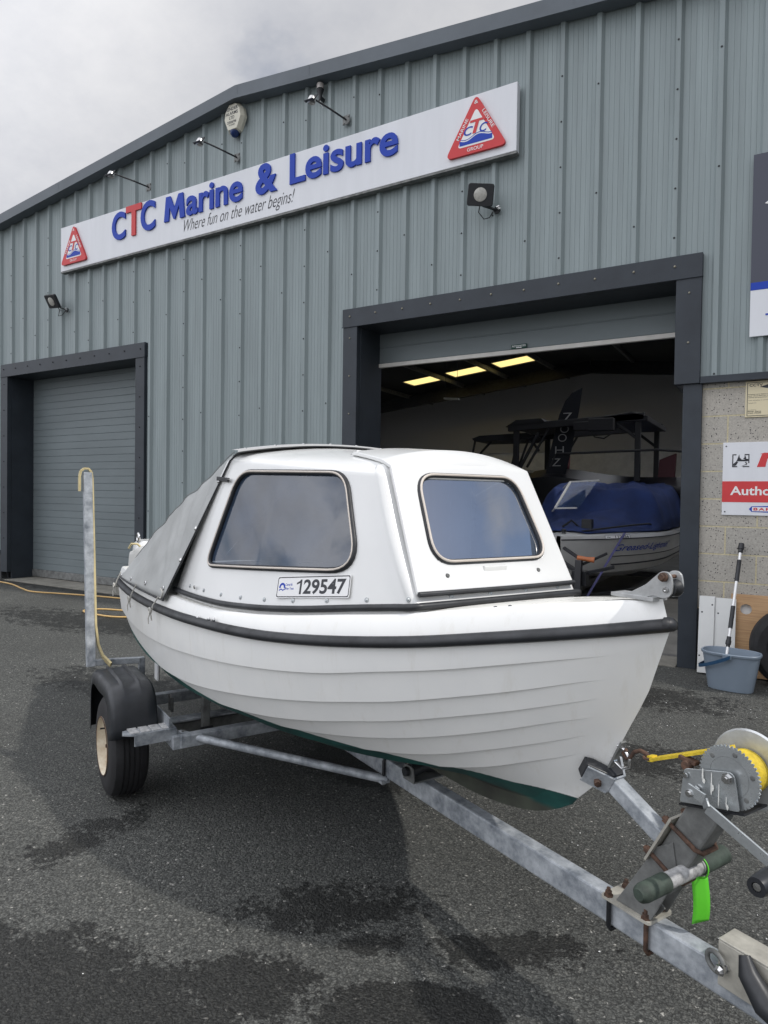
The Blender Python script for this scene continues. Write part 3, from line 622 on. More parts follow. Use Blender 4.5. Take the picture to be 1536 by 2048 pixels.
def armlamp(xb, zb_, dx, lab):
    t_ = thing('arm_lamp', lab, 'sign lamp', (xb, FY-.03, zb_), 0, 'sign lamps on long arms')
    e = Vector((dx, -.50, .02))
    MB().tube([(0, -.01, 0), e*.5+Vector((0, 0, .005)), e], .010, 8).build('arm', DARKST, t_, smooth=60)
    mb = MB()
    for sx_, sz in ((-1, -1), (1, -1), (1, 1), (-1, 1)): mb.cyl((sx_*.03, .002, sz*.035), (sx_*.03, -.016, sz*.035), .012, 8)
    mb.box(-.045, .045, -.008, .0, -.05, .05); mb.build('base_plate', GALVD, t_)
    mb = MB(); M = Matrix.Translation(e) @ Matrix.Rotation(radians(-35), 4, 'X') @ Matrix.Scale(.72, 4)
    mb.lathe(M @ Vector((0, 0, .02)), M.to_3x3() @ Vector((0, .3, -1)), [(0, .014), (.01, .036), (.05, .045), (.065, .043), (.06, .036), (.02, .02)], 16)
    mb.build('reflector', mat('lamp_reflector', (.5, .5, .5), .3, .8), t_, smooth=50)
    mb = MB(); mb.bar(M @ Vector((-.075, 0, .04)), M @ Vector((.075, 0, .04)), .012, .012)
    for s in (-1, 1): mb.bar(M @ Vector((.075*s, 0, .04)), M @ Vector((.075*s, .0, -.09)), .01, .012)
    mb.bar(M @ Vector((-.08, -.02, -.095)), M @ Vector((.08, -.02, -.095)), .03, .006)
    mb.build('yoke', DARKST, t_)
armlamp(-7.586, 5.63, -.13, 'thin arm lamp over the CTC letters, leftmost of the three sign lamps')
armlamp(-5.963, 5.63, -.12, 'thin arm lamp below the cream alarm box, middle of the three sign lamps')
armlamp(-4.322, 5.64, -.10, 'thin arm lamp beneath the small light sensor, rightmost of the three sign lamps')
t_ = thing('light_sensor', 'small clear domed sensor on a black bracket under the roof verge', 'sensor', (-4.66, FY, 6.03))
t_.scale = (.8, .8, .8)
MB().lathe((0, -.09, .04), EZ, [(0, .05), (.06, .052), (.075, .045), (.08, .0001)], 20).build('dome', mat('sensor_dome', (.45, .42, .4), .3), t_, smooth=50)
MB().lathe((0, -.09, -.12), EZ, [(0, .0001), (.0, .022), (.06, .028), (.11, .04), (.15, .055), (.159, .05)], 20).bar((0, -.09, -.08), (0, 0, -.08), .03, .05).build('bracket', BLK, t_, smooth=40)
MB().tube([(0, -.09, -.12), (.005, -.08, -.17), (.01, -.03, -.2)], .006, 6).build('cable', WHT, t_)
t_ = thing('alarm_box', 'cream octagonal alarm bell box with black lettering and blue base under the verge', 'alarm box', (-5.97, FY-.03, 6.10))
oc = [(-.10, .16), (.045, .185), (.105, .12), (.155, .0), (.10, -.165), (-.045, -.14), (-.10, -.155), (-.175, .03)]
oc = [(-.07, .175), (.06, .175), (.14, .09), (.165, -.02), (.09, -.18), (-.09, -.18), (-.165, -.02), (-.14, .09)]
mb = MB(); rows = [[Vector((p[0], 0, p[1])) for p in oc], [Vector((p[0]*.98, -.04, p[1]*.98)) for p in oc], [Vector((p[0]*.8, -.085, p[1]*.85)) for p in oc]]
mb.grid(rows, closed=True); mb.add(rows[-1], [tuple(range(8))]); mb.build('case', mat('case_cream', (.62, .6, .5), .45, n_scale=10, n_amt=.06), t_, bevel=.006)
MB().lathe((0, -.04, -.165), (0, 0, -1), [(0, .06), (.03, .055), (.06, .035), (.075, .0001)], 16).build('strobe', mat('strobe_blue', (.01, .03, .12), .2), t_, smooth=50)
mb = MB()
for tx, z, w, h in (('RENDER', .075, .20, .04), ('ALARMS', .022, .20, .04), ('LTD', -.03, .085, .038), ('230696', -.082, .15, .034), ('24 HOURS', -.108, .10, .016)): put_text(mb, tx, (-w/2-.01, -.0865, z), EX, EZ, w=w, h=h, off=.02)
mb.build('lettering', INK, t_)
# ------------------------------------------------------------------ the cabin boat (local x forward to the bow, y to port, z up)
BO = (-.24938, 1.82923, 0); BRZ = radians(-26.08)
boat = thing('cabin_boat', 'white clinker hulled cabin boat with grey canopy on the trailer in the foreground', 'boat', BO, BRZ)
def interp(x, xs, ys):
    if x <= xs[0]: return ys[0]
    for i in range(len(xs)-1):
        if x <= xs[i+1]:
            t = (x-xs[i])/(xs[i+1]-xs[i]); return ys[i]+(ys[i+1]-ys[i])*t
    return ys[-1]
def mono(xs, ys):
    """monotone cubic through points"""
    n = len(xs); d = [(ys[i+1]-ys[i])/(xs[i+1]-xs[i]) for i in range(n-1)]
    m = [d[0]]+[0 if d[i-1]*d[i] <= 0 else 2*d[i-1]*d[i]/(d[i-1]+d[i]) for i in range(1, n-1)]+[d[-1]]
    def f(x):
        if x <= xs[0]: return ys[0]+m[0]*(x-xs[0])
        if x >= xs[-1]: return ys[-1]
        i = 0
        while x > xs[i+1]: i += 1
        h = xs[i+1]-xs[i]; t = (x-xs[i])/h
        return ys[i]*(1+2*t)*(1-t)**2+m[i]*h*t*(1-t)**2+ys[i+1]*t*t*(3-2*t)+m[i+1]*h*t*t*(t-1)
    return f
def fW(d, M, D=2.0, n=2.3, taper=.12, L=3.5):
    d = max(d, 0.)
    return M*(1-(1-d/D)**n) if d < D else M*(1-taper*((d-D)/(L-D))**2)
XT = -3.42
ROWS = [  # name, M, x0, taper, [(-x, z)...]
 ('rail', .73, 0, .12, [(0, 1.094), (.132, 1.066), (.346, 1.025), (.61, .979), (.96, .938), (1.21, .92), (1.58, .906), (2.3, .878), (2.84, .868), (3.45, .868)]),
 ('L1', .715, -.015, .15, [(.015, 1.05), (.088, 1.024), (.182, 1.001), (.306, .972), (.517, .923), (.7, .889), (.9, .851), (1.127, .822), (1.36, .799), (1.7, .770), (2.1, .738), (2.57, .713), (3.45, .70)]),
 ('L2', .685, -.037, .20, [(.037, .985), (.109, .956), (.193, .932), (.319, .892), (.461, .852), (.659, .801), (.813, .77), (.936, .746), (1.168, .708), (1.49, .663), (1.775, .629), (2.116, .603), (2.6, .587), (3.45, .585)]),
 ('L3', .64, -.057, .28, [(.057, .925), (.141, .897), (.204, .875), (.335, .831), (.481, .787), (.689, .729), (.853, .693), (.982, .664), (1.231, .621), (1.5, .59), (2.0, .555), (2.6, .54), (3.45, .54)]),
 ('L4', .585, -.081, .35, [(.081, .875), (.168, .837), (.269, .803), (.413, .751), (.576, .699), (.727, .659), (.902, .623), (1.142, .586), (1.5, .55), (2.0, .52), (2.6, .51), (3.45, .51)]),
 ('L5', .51, -.110, .42, [(.11, .82), (.209, .773), (.345, .719), (.472, .673), (.616, .625), (.751, .593), (.86, .574), (1.2, .528), (1.5, .508), (2.0, .49), (2.6, .482), (3.45, .485)]),
 ('L6', .42, -.138, .50, [(.138, .765), (.246, .707), (.368, .657), (.506, .604), (.621, .572), (.8, .537), (1.2, .492), (1.6, .471), (2.0, .462), (3.45, .46)]),
 ('W', .31, -.20, .5, [(.20, .64), (.30, .60), (.45, .560), (.65, .53), (.9, .50), (1.3, .465), (2, .445), (3.45, .445)]),
]
NC = 64
def col_s(i): t = i/NC; return t**1.6
hb_rows = []
RZ = {}
for k, (nm, M, x0, tp, pts) in enumerate(ROWS):
    fz = mono([p[0] for p in pts], [p[1] for p in pts]); RZ[nm] = fz
    hi, lo = [], []
    for i in range(NC+1):
        x = x0+(XT-x0)*col_s(i); d = x0-x; w = fW(d, M, taper=tp); z = fz(-x)
        stp = .0085*min(1, max(0, (d-.10)/.22)) if nm != 'rail' else 0
        hi.append((x, -(w+stp), z)); lo.append((x, -w, z+.0035*(stp/.0085)))
    hb_rows.append(hi)
    if nm not in ('rail', 'W'): hb_rows.append(lo)
kz = mono([.302, .375, .463, .557, .657, .77, .94, 3.45], [.532, .487, .453, .432, .417, .409, .408, .40])
def kx(i, x0): return x0+(XT-x0)*col_s(i)
hb_rows.append([(kx(i, -.285), -.024*min(1, i/9), kz(-kx(i, -.285))+.012+.018*min(1, i/9)+.025*min(1, i/20)) for i in range(NC+1)])
hb_rows.append([(kx(i, -.302), -.017*min(1, i/9), kz(-kx(i, -.302))) for i in range(NC+1)])
hb_rows.append([(kx(i, -.302), 0, kz(-kx(i, -.302))-.001) for i in range(NC+1)])
# bulwark band above the rail
ZD = mono([0, .15, .35, .52, .64, .81, 1.07, 1.3, 1.59, 1.88, 3.45], [1.172, 1.151, 1.119, 1.089, 1.068, 1.047, 1.013, .991, .975, .971, .965])
def zd(x): return ZD(-x)
def wd(x): return max(fW(-.012-x, .73)-.03, 0.)
band = []
for f, ins in ((1.0, 0), (.92, .004), (.97, .002)): pass
top_rows = []
for q, wv in ((0.0, 0.0), (.5, .012), (.88, .024), (.97, .030), (1.0, .038)):
    row = []
    for i in range(NC+1):
        x = -.0+(XT-0)*col_s(i); xx = x-.022*q; w0 = fW(-x, .73); w = w0-wv*min(1, w0/.06); zr = RZ['rail'](-x)
        if i == 0: w = 0
        row.append((xx, -w, zr+(zd(min(x, 0))-zr)*q))
    top_rows.append(row)
allrows = top_rows[::-1]+hb_rows[0:]
mb = MB()
for sgn in (1, -1): mb.grid([[(p[0], p[1]*sgn, p[2]) for p in r] for r in allrows])
tr = [r[-1] for r in allrows]
mb.add([(p[0], p[1], p[2]) for p in tr]+[(p[0], -p[1], p[2]) for p in tr], [(i, i+1, len(tr)+i+1, len(tr)+i) for i in range(len(tr)-1)])
hull = mb.build('hull', hullmat(), boat, smooth=32, weld=True)
# deck
mb = MB(); rows = []
def deck_z(x, y): w = max(wd(x)-.008, .001); return zd(x)-.0005+.011*min(1, w/.3)*(1-min(1, abs(y)/w)**3.5)
for i in range(61):
    x = -.024+(XT+.024)*(i/60)**1.3; w = max(wd(x)-.006, 0)
    rows.append([(x, w*(j/12-1), deck_z(x, w*(j/12-1))) for j in range(25)])
mb.grid(rows); deck = mb.build('deck', DECKM, boat, smooth=60, weld=True)
# rubbing strake
def raily(x): return fW(-x, .73)
mb = MB(); rows = []
path = [(0.0+(XT)*col_s(i)) for i in range(NC+1)]
prof_r = [(-.004, .032), (.010, .031), (.019, .023), (.022, .014), (.020, .004), (.010, -.002), (-.004, -.003)]
for sgn in (1, -1):
    rows = []
    for i, x in enumerate(path):
        x2 = path[min(i+1, NC)]; x1 = path[max(i-1, 0)]
        dx = x2-x1; dy = -(raily(x2)-raily(x1)); L_ = sqrt(dx*dx+dy*dy); nx, ny = dy/L_, -dx/L_
        if ny > 0: nx, ny = -nx, -ny
        if i == 0: nx, ny = (.45, -.89)
        k = 1.0
        wz = RZ['rail'](-x)
        rows.append([(x+nx*o*k, (-raily(x)+ny*o*k)*sgn, wz+h) for o, h in prof_r])
    mb.grid(rows)
nose = []
for a in range(-4, 5):
    an = a/4*radians(64)
    nose.append([(-.016+(o+.009)*cos(an), (o+.011)*sin(an), 1.094+h*1.04) for o, h in prof_r])
mb.grid(nose)
mb.build('rubbing_strake', RUB, boat, smooth=60)
# cabin shell
def wt(x): return interp(-x, [.6, .85, 1.0, 1.35, 1.8, 2.1], [.27, .335, .375, .46, .53, .56])
def zt(x): return 1.52+(-x-.85)*.084
def wb(x): return wd(x)-.035
def zb(x): return zd(x)+.024
def xf(v): return -.615-.235*v
def xa(v): return -2.06+.30*v
def side(x, v): return wb(x)+(wt(x)-wb(x))*v
def cabin_ring(v, inset=0., dz=0.):
    x_f, x_a = xf(min(v, 1))-inset*.9, xa(min(v, 1)); pts = []
    ns, nf, nq = 128, 64, 8; r = .028; vv = min(v, 1.)
    for i in range(ns):
        x = x_a+(x_f-r-x_a)*i/(ns-1); pts.append((x, -(side(x, vv)-inset)))
    y0 = side(x_f-r, vv)-inset
    for i in range(1, nq):
        a = i/nq*pi/2; pts.append((x_f-r+r*sin(a), -(y0-r*.75*(1-cos(a)))))
    y1 = y0-r*.75
    for i in range(nf+1):
        y = -y1+2*y1*i/nf; pts.append((x_f+.010*(1-(y/y1)**2), y))
    pts += [(p[0], -p[1]) for p in pts[:ns+nq-1][::-1]]
    res = []
    for (x, y) in pts:
        zt_ = zt(x); z = zb(x)+(zt_-zb(x))*vv
        wloc = max(side(x, vv), .05)
        z += (vv**3)*.056*(1-min(1, abs(y)/wloc)**2)*(1 if x > x_f-r else 0)+dz
        res.append((x, y, z))
    return res
NV = 44
rings = [[(p[0], p[1], p[2]-.035) for p in cabin_ring(0)]]+[cabin_ring(i/NV*.955) for i in range(NV+1)]+[cabin_ring(.975, .004), cabin_ring(.99, .014), cabin_ring(1.0, .028, .002)]
roof = []
base_r = rings[-1]
for q in (.08, .2, .35, .5, .65, .8, .92, 1.0):
    row = []
    for (x, y, z) in base_r:
        y2 = y*(1-q); wl = max(wt(x), .1)
        front = x > xf(1)-.10
        z0 = zt(x)+.056*(1-(y/wl)**2) if front else zt(x)+.006
        row.append((x-(.0 if not front else 0), y2, max(z, zt(x)+.056*(1-min(1, abs(y2)/wl)**2))))
    roof.append(row)
SW = [(-1.64, 1.522), (-.995, 1.506), (-.838, 1.182), (-1.735, 1.128)]      # side window corners (x, z)
def fx(z): v = (z-1.085)/(1.535-1.085); return xf(v)
FWN = [(-.222, 1.494), (.222, 1.494), (.252, 1.212), (-.252, 1.212)]
swl = roundpoly(SW, [.09, .075, .12, .06], 8); fwl = roundpoly(FWN, [.07, .07, .075, .075], 8)
def densify(l, st=.02):
    o = []
    for i in range(len(l)):
        a, b_ = Vector(l[i]), Vector(l[(i+1) % len(l)]); n = max(1, int((b_-a).length/st))
        for k in range(n): o.append(tuple(a.lerp(b_, k/n)))
    return o
swl = densify(swl); fwl = densify(fwl)
def inside(p, poly):
    c = False; n = len(poly); j = n-1
    for i in range(n):
        if (poly[i][1] > p[1]) != (poly[j][1] > p[1]) and p[0] < (poly[j][0]-poly[i][0])*(p[1]-poly[i][1])/(poly[j][1]-poly[i][1])+poly[i][0]: c = not c
        j = i
    return c
mb = MB(); mb.grid(rings+roof)
def cen(f): n = len(f); return tuple(sum(mb.v[i][k] for i in f)/n for k in range(3))
keep = []
for f in mb.f:
    c = cen(f)
    if abs(c[1]) > .30 and c[0] < -.80 and inside((c[0], c[2]), swl): continue
    if abs(c[1]) < .30 and c[0] > -.86 and c[2] < 1.5 and inside((c[1], c[2]), fwl): continue
    keep.append(f)
mb.f = keep
cab = mb.build('cabin', GEL, boat, smooth=50, weld=True)
def vof(x, z): return (z-zb(x))/(zt(x)-zb(x))
def side_pt(x, z, out=0., s=-1): return Vector((x, s*(side(x, vof(x, z))+out), z+out*.25))
def front_pt(y, z, out=0.):
    return Vector((fx(z)+.010*(1-(y/.36)**2)+out, y, z+out*.4))
# raised windscreen panel
mb = MB(); ol = [(-.318, 1.128), (.318, 1.128), (.290, 1.515), (-.290, 1.515)]
rows = []
for j in range(60):
    z = 1.125+(1.525-1.125)*j/59; hw = .343-(.030)*(j/59); rows.append([front_pt(-hw+2*hw*i/60, z+(.0 if j < 55 else 0), .016) for i in range(61)])
# fold over onto the roof as far as the hinges
for j in range(1, 14):
    x = xf(1)-.005-j*.023; hw = .313-.040*(j/13)
    rows.append([Vector((x, -hw+2*hw*i/60, zt(x)+.056*(1-((-hw+2*hw*i/60)/wt(x))**2)+.018+(-.004 if j == 13 else 0))) for i in range(61)])
mb.grid(rows)
keep = []
for f in mb.f:
    c = cen(f)
    if c[0] > -.85 and c[2] < 1.497 and inside((c[1], c[2]), fwl): continue
    keep.append(f)
mb.f = keep
# edge returns
o_ = mb.build('windscreen_panel', GEL, boat, smooth=60); md = o_.modifiers.new('solid', 'SOLIDIFY'); md.thickness = .014; md.offset = -1
md = o_.modifiers.new('bevel', 'BEVEL'); md.width = .004; md.segments = 2; md.limit_method = 'ANGLE'; md.angle_limit = radians(50)
o_.data.flip_normals() if o_.data.polygons[0].normal.x < 0 else None
mb = MB(); mb.tube([front_pt(-.342+.684*i/20, 1.122, .018) for i in range(21)], .0085, 8); mb.build('panel_seal', RUB, boat, smooth=60)
mb = MB()
for y in (-.215, .185):
    c = front_pt(y, 1.172 if y < 0 else 1.172, .016); mb.lathe(c, (1, 0, .4), [(0, .008), (.004, .006), (.0041, .0001)], 10)
split(mb, 'panel_screw', GALVD, boat)
MB().box(-.05, .05, -.002, .012, -.022, .0).build('drip_lip', GEL, boat, bevel=.003).matrix_local = Matrix.Translation(front_pt(-.012, 1.195, .019)) @ Matrix.Rotation(radians(90), 4, 'Z') @ Matrix.Rotation(radians(8), 4, 'X') @ Matrix.Translation((0, -.006, 0))
# windows
def window(nm, ptf, loop, r0, lab=None):
    P3 = [ptf(a, z, .003) for a, z in loop]
    c = sum(P3, Vector())/len(P3)
    fr = MB(); fr.tube(P3, r0, 8, closed=True); f_o = fr.build('window_frame', RUB, boat, smooth=80)
    if lab: f_o['label'] = lab
    inn = [ptf(a, z, .0105) for a, z in loop]
    MB().tube(inn, .0046, 6, closed=True).build('window_bead', BEAD, f_o, smooth=80)
    n = len(P3); a0 = min(p[0] for p in loop); a1 = max(p[0] for p in loop); z0 = min(p[1] for p in loop); z1 = max(p[1] for p in loop)
    NA, NZ = 60, 40
    gm = MB().grid([[ptf(a0+(a1-a0)*i/NA, z0+(z1-z0)*j/NZ, -.003) for i in range(NA+1)] for j in range(NZ+1)])
    gm.f = [f for q, f in enumerate(gm.f) if inside((a0+(a1-a0)*(q % NA+.5)/NA, z0+(z1-z0)*(q//NA+.5)/NZ), loop)]
    gm.build('window_pane', GLASS, f_o, smooth=80)
window('side', lambda a, z, o: side_pt(a, z, o, -1), swl, .0105, 'starboard side window frame in black rubber')
window('side', lambda a, z, o: side_pt(a, z, o, 1), swl, .0105)
window('front', lambda a, z, o: front_pt(a, z, o+.014), fwl, .0095, 'front window frame in black rubber')
# cabin base trim and screws
mb = MB(); base = [Vector(p) for p in cabin_ring(0.0)]
basep = [p+Vector((0, math.copysign(.010, p.y) if abs(p.y) > .30 else 0, -.002))+Vector((.010 if p.x > -.66 else 0, 0, 0)) for p in base][::2]
mb.tube(basep, .0115, 8); mb.build('cabin_base_trim', RUB, boat, smooth=60)
mb = MB(); r2 = cabin_ring(.05)
L0 = 0
for i in range(1, len(r2)):
    a, b2 = Vector(r2[i-1]), Vector(r2[i]); L0 += (b2-a).length
    if L0 > .155:
        L0 = 0; d = Vector((0, 0, 1)).cross((b2-a).normalized()); d = -d if d.dot(Vector((b2.x+1.4, b2.y, 0))) < 0 else d
        mb.lathe(b2, d+Vector((0, 0, .2)), [(0, .0085), (.0025, .008), (.003, .0045), (.005, .0035), (.0051, .0001)], 10)
split(mb, 'base_screw', ZINC, boat)
for nm, rr in (('roof_hinge', 0),):
    for y in (-.225, .225):
        x = -1.165; z = zt(x)+.056*(1-(y/wt(x))**2)
        mb = MB(); mb.box(x-.03, x+.03, y-.028, y+.028, z+.001, z+.006)
        mb.cyl((x+.012, y-.028, z+.010), (x+.012, y+.028, z+.010), .005, 8)
        for dx_, dy_ in ((-.018, -.018), (-.018, .018), (.024, 0)): mb.lathe((x+dx_, y+dy_, z+.006), EZ, [(0, .005), (.003, .003), (.0031, .0001)], 8)
        mb.build(nm, STAIN, boat)
# licence plate on the cabin side
def plate_frame(x0, z0, x1, z1, o=.004):
    A = side_pt(x0, z0, o); B = side_pt(x1, z1, o); return A, B
A = side_pt(-1.176, 1.058, .004); B = side_pt(-.846, 1.094, .004); Cc = side_pt(-1.18, 1.122, .004); U = (B-A).normalized(); V = (Cc-A); V = (V-U*V.dot(U)).normalized(); NN = U.cross(V)
pw = (B-A).length; ph = .078
A = A+NN*.0035
def prm(mb, poly, o, d): return mb.prism(poly, (A+NN*o, U, V), NN*d)
pb = MB(); pl = roundpoly([(0, 0), (pw, 0), (pw, ph), (0, ph)], .008, 4); prm(pb, pl, 0, .0012); plate = pb.build('licence_plate', WHT, boat)
mb = MB(); n = len(pl); cxp, cyp = pw/2, ph/2
o1 = [(cxp+(p[0]-cxp)*(1-.006/pw), cyp+(p[1]-cyp)*(1-.006/ph)) for p in pl]; o2 = [(cxp+(p[0]-cxp)*(1-.012/pw), cyp+(p[1]-cyp)*(1-.012/ph*1.05)) for p in pl]
mb.grid([[A+NN*.0016+U*p[0]+V*p[1] for p in o1], [A+NN*.0016+U*p[0]+V*p[1] for p in o2]], closed=True)
put_text(mb, '29547', A+NN*.0016+U*(pw*.385)+V*(ph*.17), U, V, w=pw*.56, h=ph*.66, off=.026)
d1 = [(.058, 0), (.084, 0), (.084, 1), (.062, 1), (.052, .90), (.012, .78), (.012, .66), (.058, .76)]
mb.add([A+NN*.0016+U*(pw*(.275+p[0]))+V*(ph*(.17+p[1]*.66)) for p in d1], [tuple(range(8))]); mb.build('plate_number', INK, plate)
mb = MB()
cc = (pw*.08, ph*.5); R1 = ph*.2
for k in range(24):
    a0, a1 = 2*pi*k/24, 2*pi*(k+1)/24
    if sin((a0+a1)/2) > -.25: mb.add([A+NN*.0016+U*(cc[0]+r*cos(a))+V*(cc[1]+r*sin(a)) for r, a in ((R1, a0), (R1, a1), (R1*.5, a1), (R1*.5, a0))], [(0, 1, 2, 3)])
mb.grid([[A+NN*.0016+U*(cc[0]+R1*u)+V*(cc[1]-R1*.45-R1*.12*sin(u*5)+d) for u in [q/8-1 for q in range(17)]] for d in (0, -R1*.25)])
put_text(mb, 'Canal &', A+NN*.0016+U*(pw*.125)+V*(ph*.56), U, V, w=pw*.10, h=ph*.11, off=.01); put_text(mb, 'River Trust', A+NN*.0016+U*(pw*.125)+V*(ph*.38), U, V, w=pw*.125, h=ph*.11, off=.01)
mb.build('plate_crest', BLUE, plate)
# stemhead roller
br = MB()
for s in (-1, 1):
    pr_ = [(-.150, 1.172), (-.10, 1.183), (-.055, 1.208), (-.028, 1.232), (-.012, 1.2455), (.006, 1.246), (.016, 1.237), (.020, 1.215), (.019, 1.192), (.008, 1.180), (-.012, 1.177), (-.03, 1.184), (-.05, 1.176), (-.09, 1.171)]
    pr_ = roundpoly(pr_, .006, 2)
    br.prism(pr_, ((0, s*.022-.003, 0), EX, EZ), (0, .006, 0))
br.box(-.16, -.03, -.03, .03, 1.166, 1.176)
rol = br.build('bow_roller_fitting', mat('cast_alloy', (.52, .53, .53), .4, .45, n_scale=14, n_amt=.2, bump=.06), boat, bevel=.0025)
MB().lathe((.002, -.018, 1.203), (0, 1, 0), [(0, .0001), (0, .022), (.006, .022), (.018, .014), (.03, .022), (.036, .022), (.036, .0001)], 20).build('roller', RUB, rol, smooth=40)
mb = MB().cyl((-.002, -.04, 1.232), (-.002, .04, 1.232), .005, 8)
mb.lathe((-.002, -.026, 1.232), (0, -1, 0), [(0, .012), (.008, .012), (.009, .008), (.016, .008), (.0161, .0001)], 10).cyl((-.002, .026, 1.232), (-.002, .034, 1.232), .010, 8); mb.build('roller_pin', RUST, rol, smooth=40)
MB().lathe((.003, -.026, 1.2), (0, -1, 0), [(0, .008), (.004, .007), (.0041, .003), (.002, .0001)], 12).build('axle_bolt', STAIN, rol)
# towing eye, bolts
mb = MB(); e0 = Vector((-.165, 0, .735)); e1 = Vector((-.193, 0, .672))
mb.bar((-.132, 0, .768), (-.185, 0, .66), .022, .006, up=(1, 0, 0)); mb.build('stem_plate', GALVD, boat)
mb = MB(); mb.tube([(-.145, 0, .752), (-.128, 0, .748), (-.112, 0, .728), (-.112, 0, .706), (-.135, 0, .694), (-.16, 0, .706)], .0048, 8); mb.lathe((-.146, 0, .753), (.9, 0, .4), [(0, .009), (.008, .008), (.0081, .0001)], 8); mb.lathe((-.165, 0, .709), (.9, 0, .4), [(0, .009), (.008, .008), (.0081, .0001)], 8); mb.build('towing_eye', STAIN, boat, smooth=50)
mb = MB()
for xx, zz in ((-1.50, .945), (-1.46, .948), (-1.60, .935)): mb.lathe((xx, -(raily(xx)-.005), zz), (0, -1, 0), [(0, .008), (.004, .007), (.01, .004), (.0101, .0001)], 8)
for xx in (-.395, -.36): mb.lathe((xx, -(wd(xx)-.02), zd(xx)+.002), (0, -.2, 1), [(0, .006), (.004, .005), (.0041, .0001)], 8)
mb.lathe((-1.80, -.662, 1.03), (0, -1, 0), [(0, .009), (.004, .008), (.0041, .003), (.0042, .0001)], 8)
split(mb, 'deck_bolt', STAIN, boat)
# canopy
mb = MB(); rows = []
NS, NT = 70, 36
def canopy(s, t):
    """s 0 at the cabin, 1 at the transom; t 0 hem, .62 shoulder, 1 centre"""
    xt = -1.725-(3.36-1.725)*s; xbm = -2.035-(3.36-2.035)*s
    ysh = -(.519+.066*s+.02*sin(pi*s)); zsh = 1.608+(.962-1.608)*s+.042*sin(pi*s)
    wbm = raily(xbm)+.002; zbm = .950-.03*s
    if t <= .62:
        q = t/.62
        x = xbm+(xt-xbm)*q; y = -wbm+(ysh+wbm)*q; z = zbm+(zsh-zbm)*q
    else:
        q = (t-.62)/.38; x = xt-.02*s*q; y = ysh*(1-q); z = zsh+(.057*(1-s)+.02*s)*(1-(1-q)**2)
    p = Vector((x, y, z))
    nn = noise.noise(Vector((x*2.6+s*2, z*2.2, 3.1)))*.022+noise.noise(Vector((x*7+z*6, z*3-x*2, 7.7)))*.007-abs(noise.noise(Vector((x*3-z*3, z*3+x*2, 1.7))))*.016
    ed = min(1, s*9)*min(1, (1-s)*9)*min(1, t*4)
    # tension folds fanning out of the lower front corner
    ang = atan2(z-.93, -(x+2.05)+.001); dd = sqrt((z-.93)**2+(x+2.05)**2)
    nn += .009*sin(ang*17+dd*2)*math.exp(-dd*1.6)
    return p+Vector((0, -1, .3))*nn*ed*(1 if t < .7 else .3)
for i in range(NS+1): rows.append([canopy(i/NS, j/NT) for j in range(NT+1)])
mb.grid(rows); mb.grid([[Vector((p.x, -p.y, p.z)) for p in r] for r in rows])
can = mb.build('canopy', CANV, boat, smooth=80, weld=True); md = can.modifiers.new('solid', 'SOLIDIFY'); md.thickness = .003
mb = MB()
for s_ in (1, -1):
    for tt in (.62,):
        mb.tube([Vector((p.x, s_*p.y, p.z))+Vector((0, -.0015*s_, .001)) for p in [canopy(i/NS, tt) for i in range(NS+1)]], .0022, 5)
split(mb, 'canopy_seam', mat('seam_grey', (.27, .275, .275), .7), boat, smooth=60)
# strip across the roof edge, piping and hem
mb = MB(); rr1 = []; rr2 = []; rr0 = []
for k in range(41):
    y = -.528+1.056*k/40; x = -1.715; z = zt(x)+.056*(1-(abs(y)/.56)**2)+.006
    rr1.append(Vector((x+.055, y, z-.003))); rr2.append(Vector((x-.02, y, z+.014))); rr0.append(Vector((x+.053, y, z+.008)))
mb.grid([rr1, rr0, rr2]); mb.build('canopy_roof_strip', mat('canopy_strip_grey', (.42, .425, .43), .5), boat, smooth=80)
mb = MB(); mb.tube([p+Vector((.004, 0, .001)) for p in rr1], .003, 6)
for s in (-1, 1):
    pts = [Vector((-1.665, s*.528, 1.598))]+[Vector((p.x+.006, s*abs(p.y)+s*.004, p.z)) for p in [canopy(0, j/NT) for j in range(int(NT*.60), -1, -1)]]
    mb.tube(pts, .0038, 6)
    mb.tube([Vector((p.x, s*(abs(p.y)+.002), p.z-.002)) for p in [canopy(i/NS, 0) for i in range(NS+1)]], .0055, 6)
mb.build('canopy_piping', RUB, boat, smooth=60)
mb = MB()
for k in range(8):
    y = -.48+.96*k/7; mb.lathe((-1.70, y, zt(-1.7)+.056*(1-(abs(y)/.56)**2)+.018), EZ, [(0, .008), (.003, .006), (.0031, .0001)], 8)
for q in (.82, .5, .28):
    p = canopy(.012, q*.62); mb.lathe(p+Vector((0, -.004, 0)), (0, -1, .2), [(0, .011), (.003, .009), (.006, .005), (.0061, .0001)], 10)
split(mb, 'press_stud', STAIN, boat)
a = side_pt(-1.70, 1.485, .012); b2 = side_pt(-1.80, 1.492, .016)
MB().bar(a, b2, .006, .018).cyl(a, a+Vector((0, -.01, 0)), .008, 8).build('canopy_strap', BLK, boat, bevel=.002)
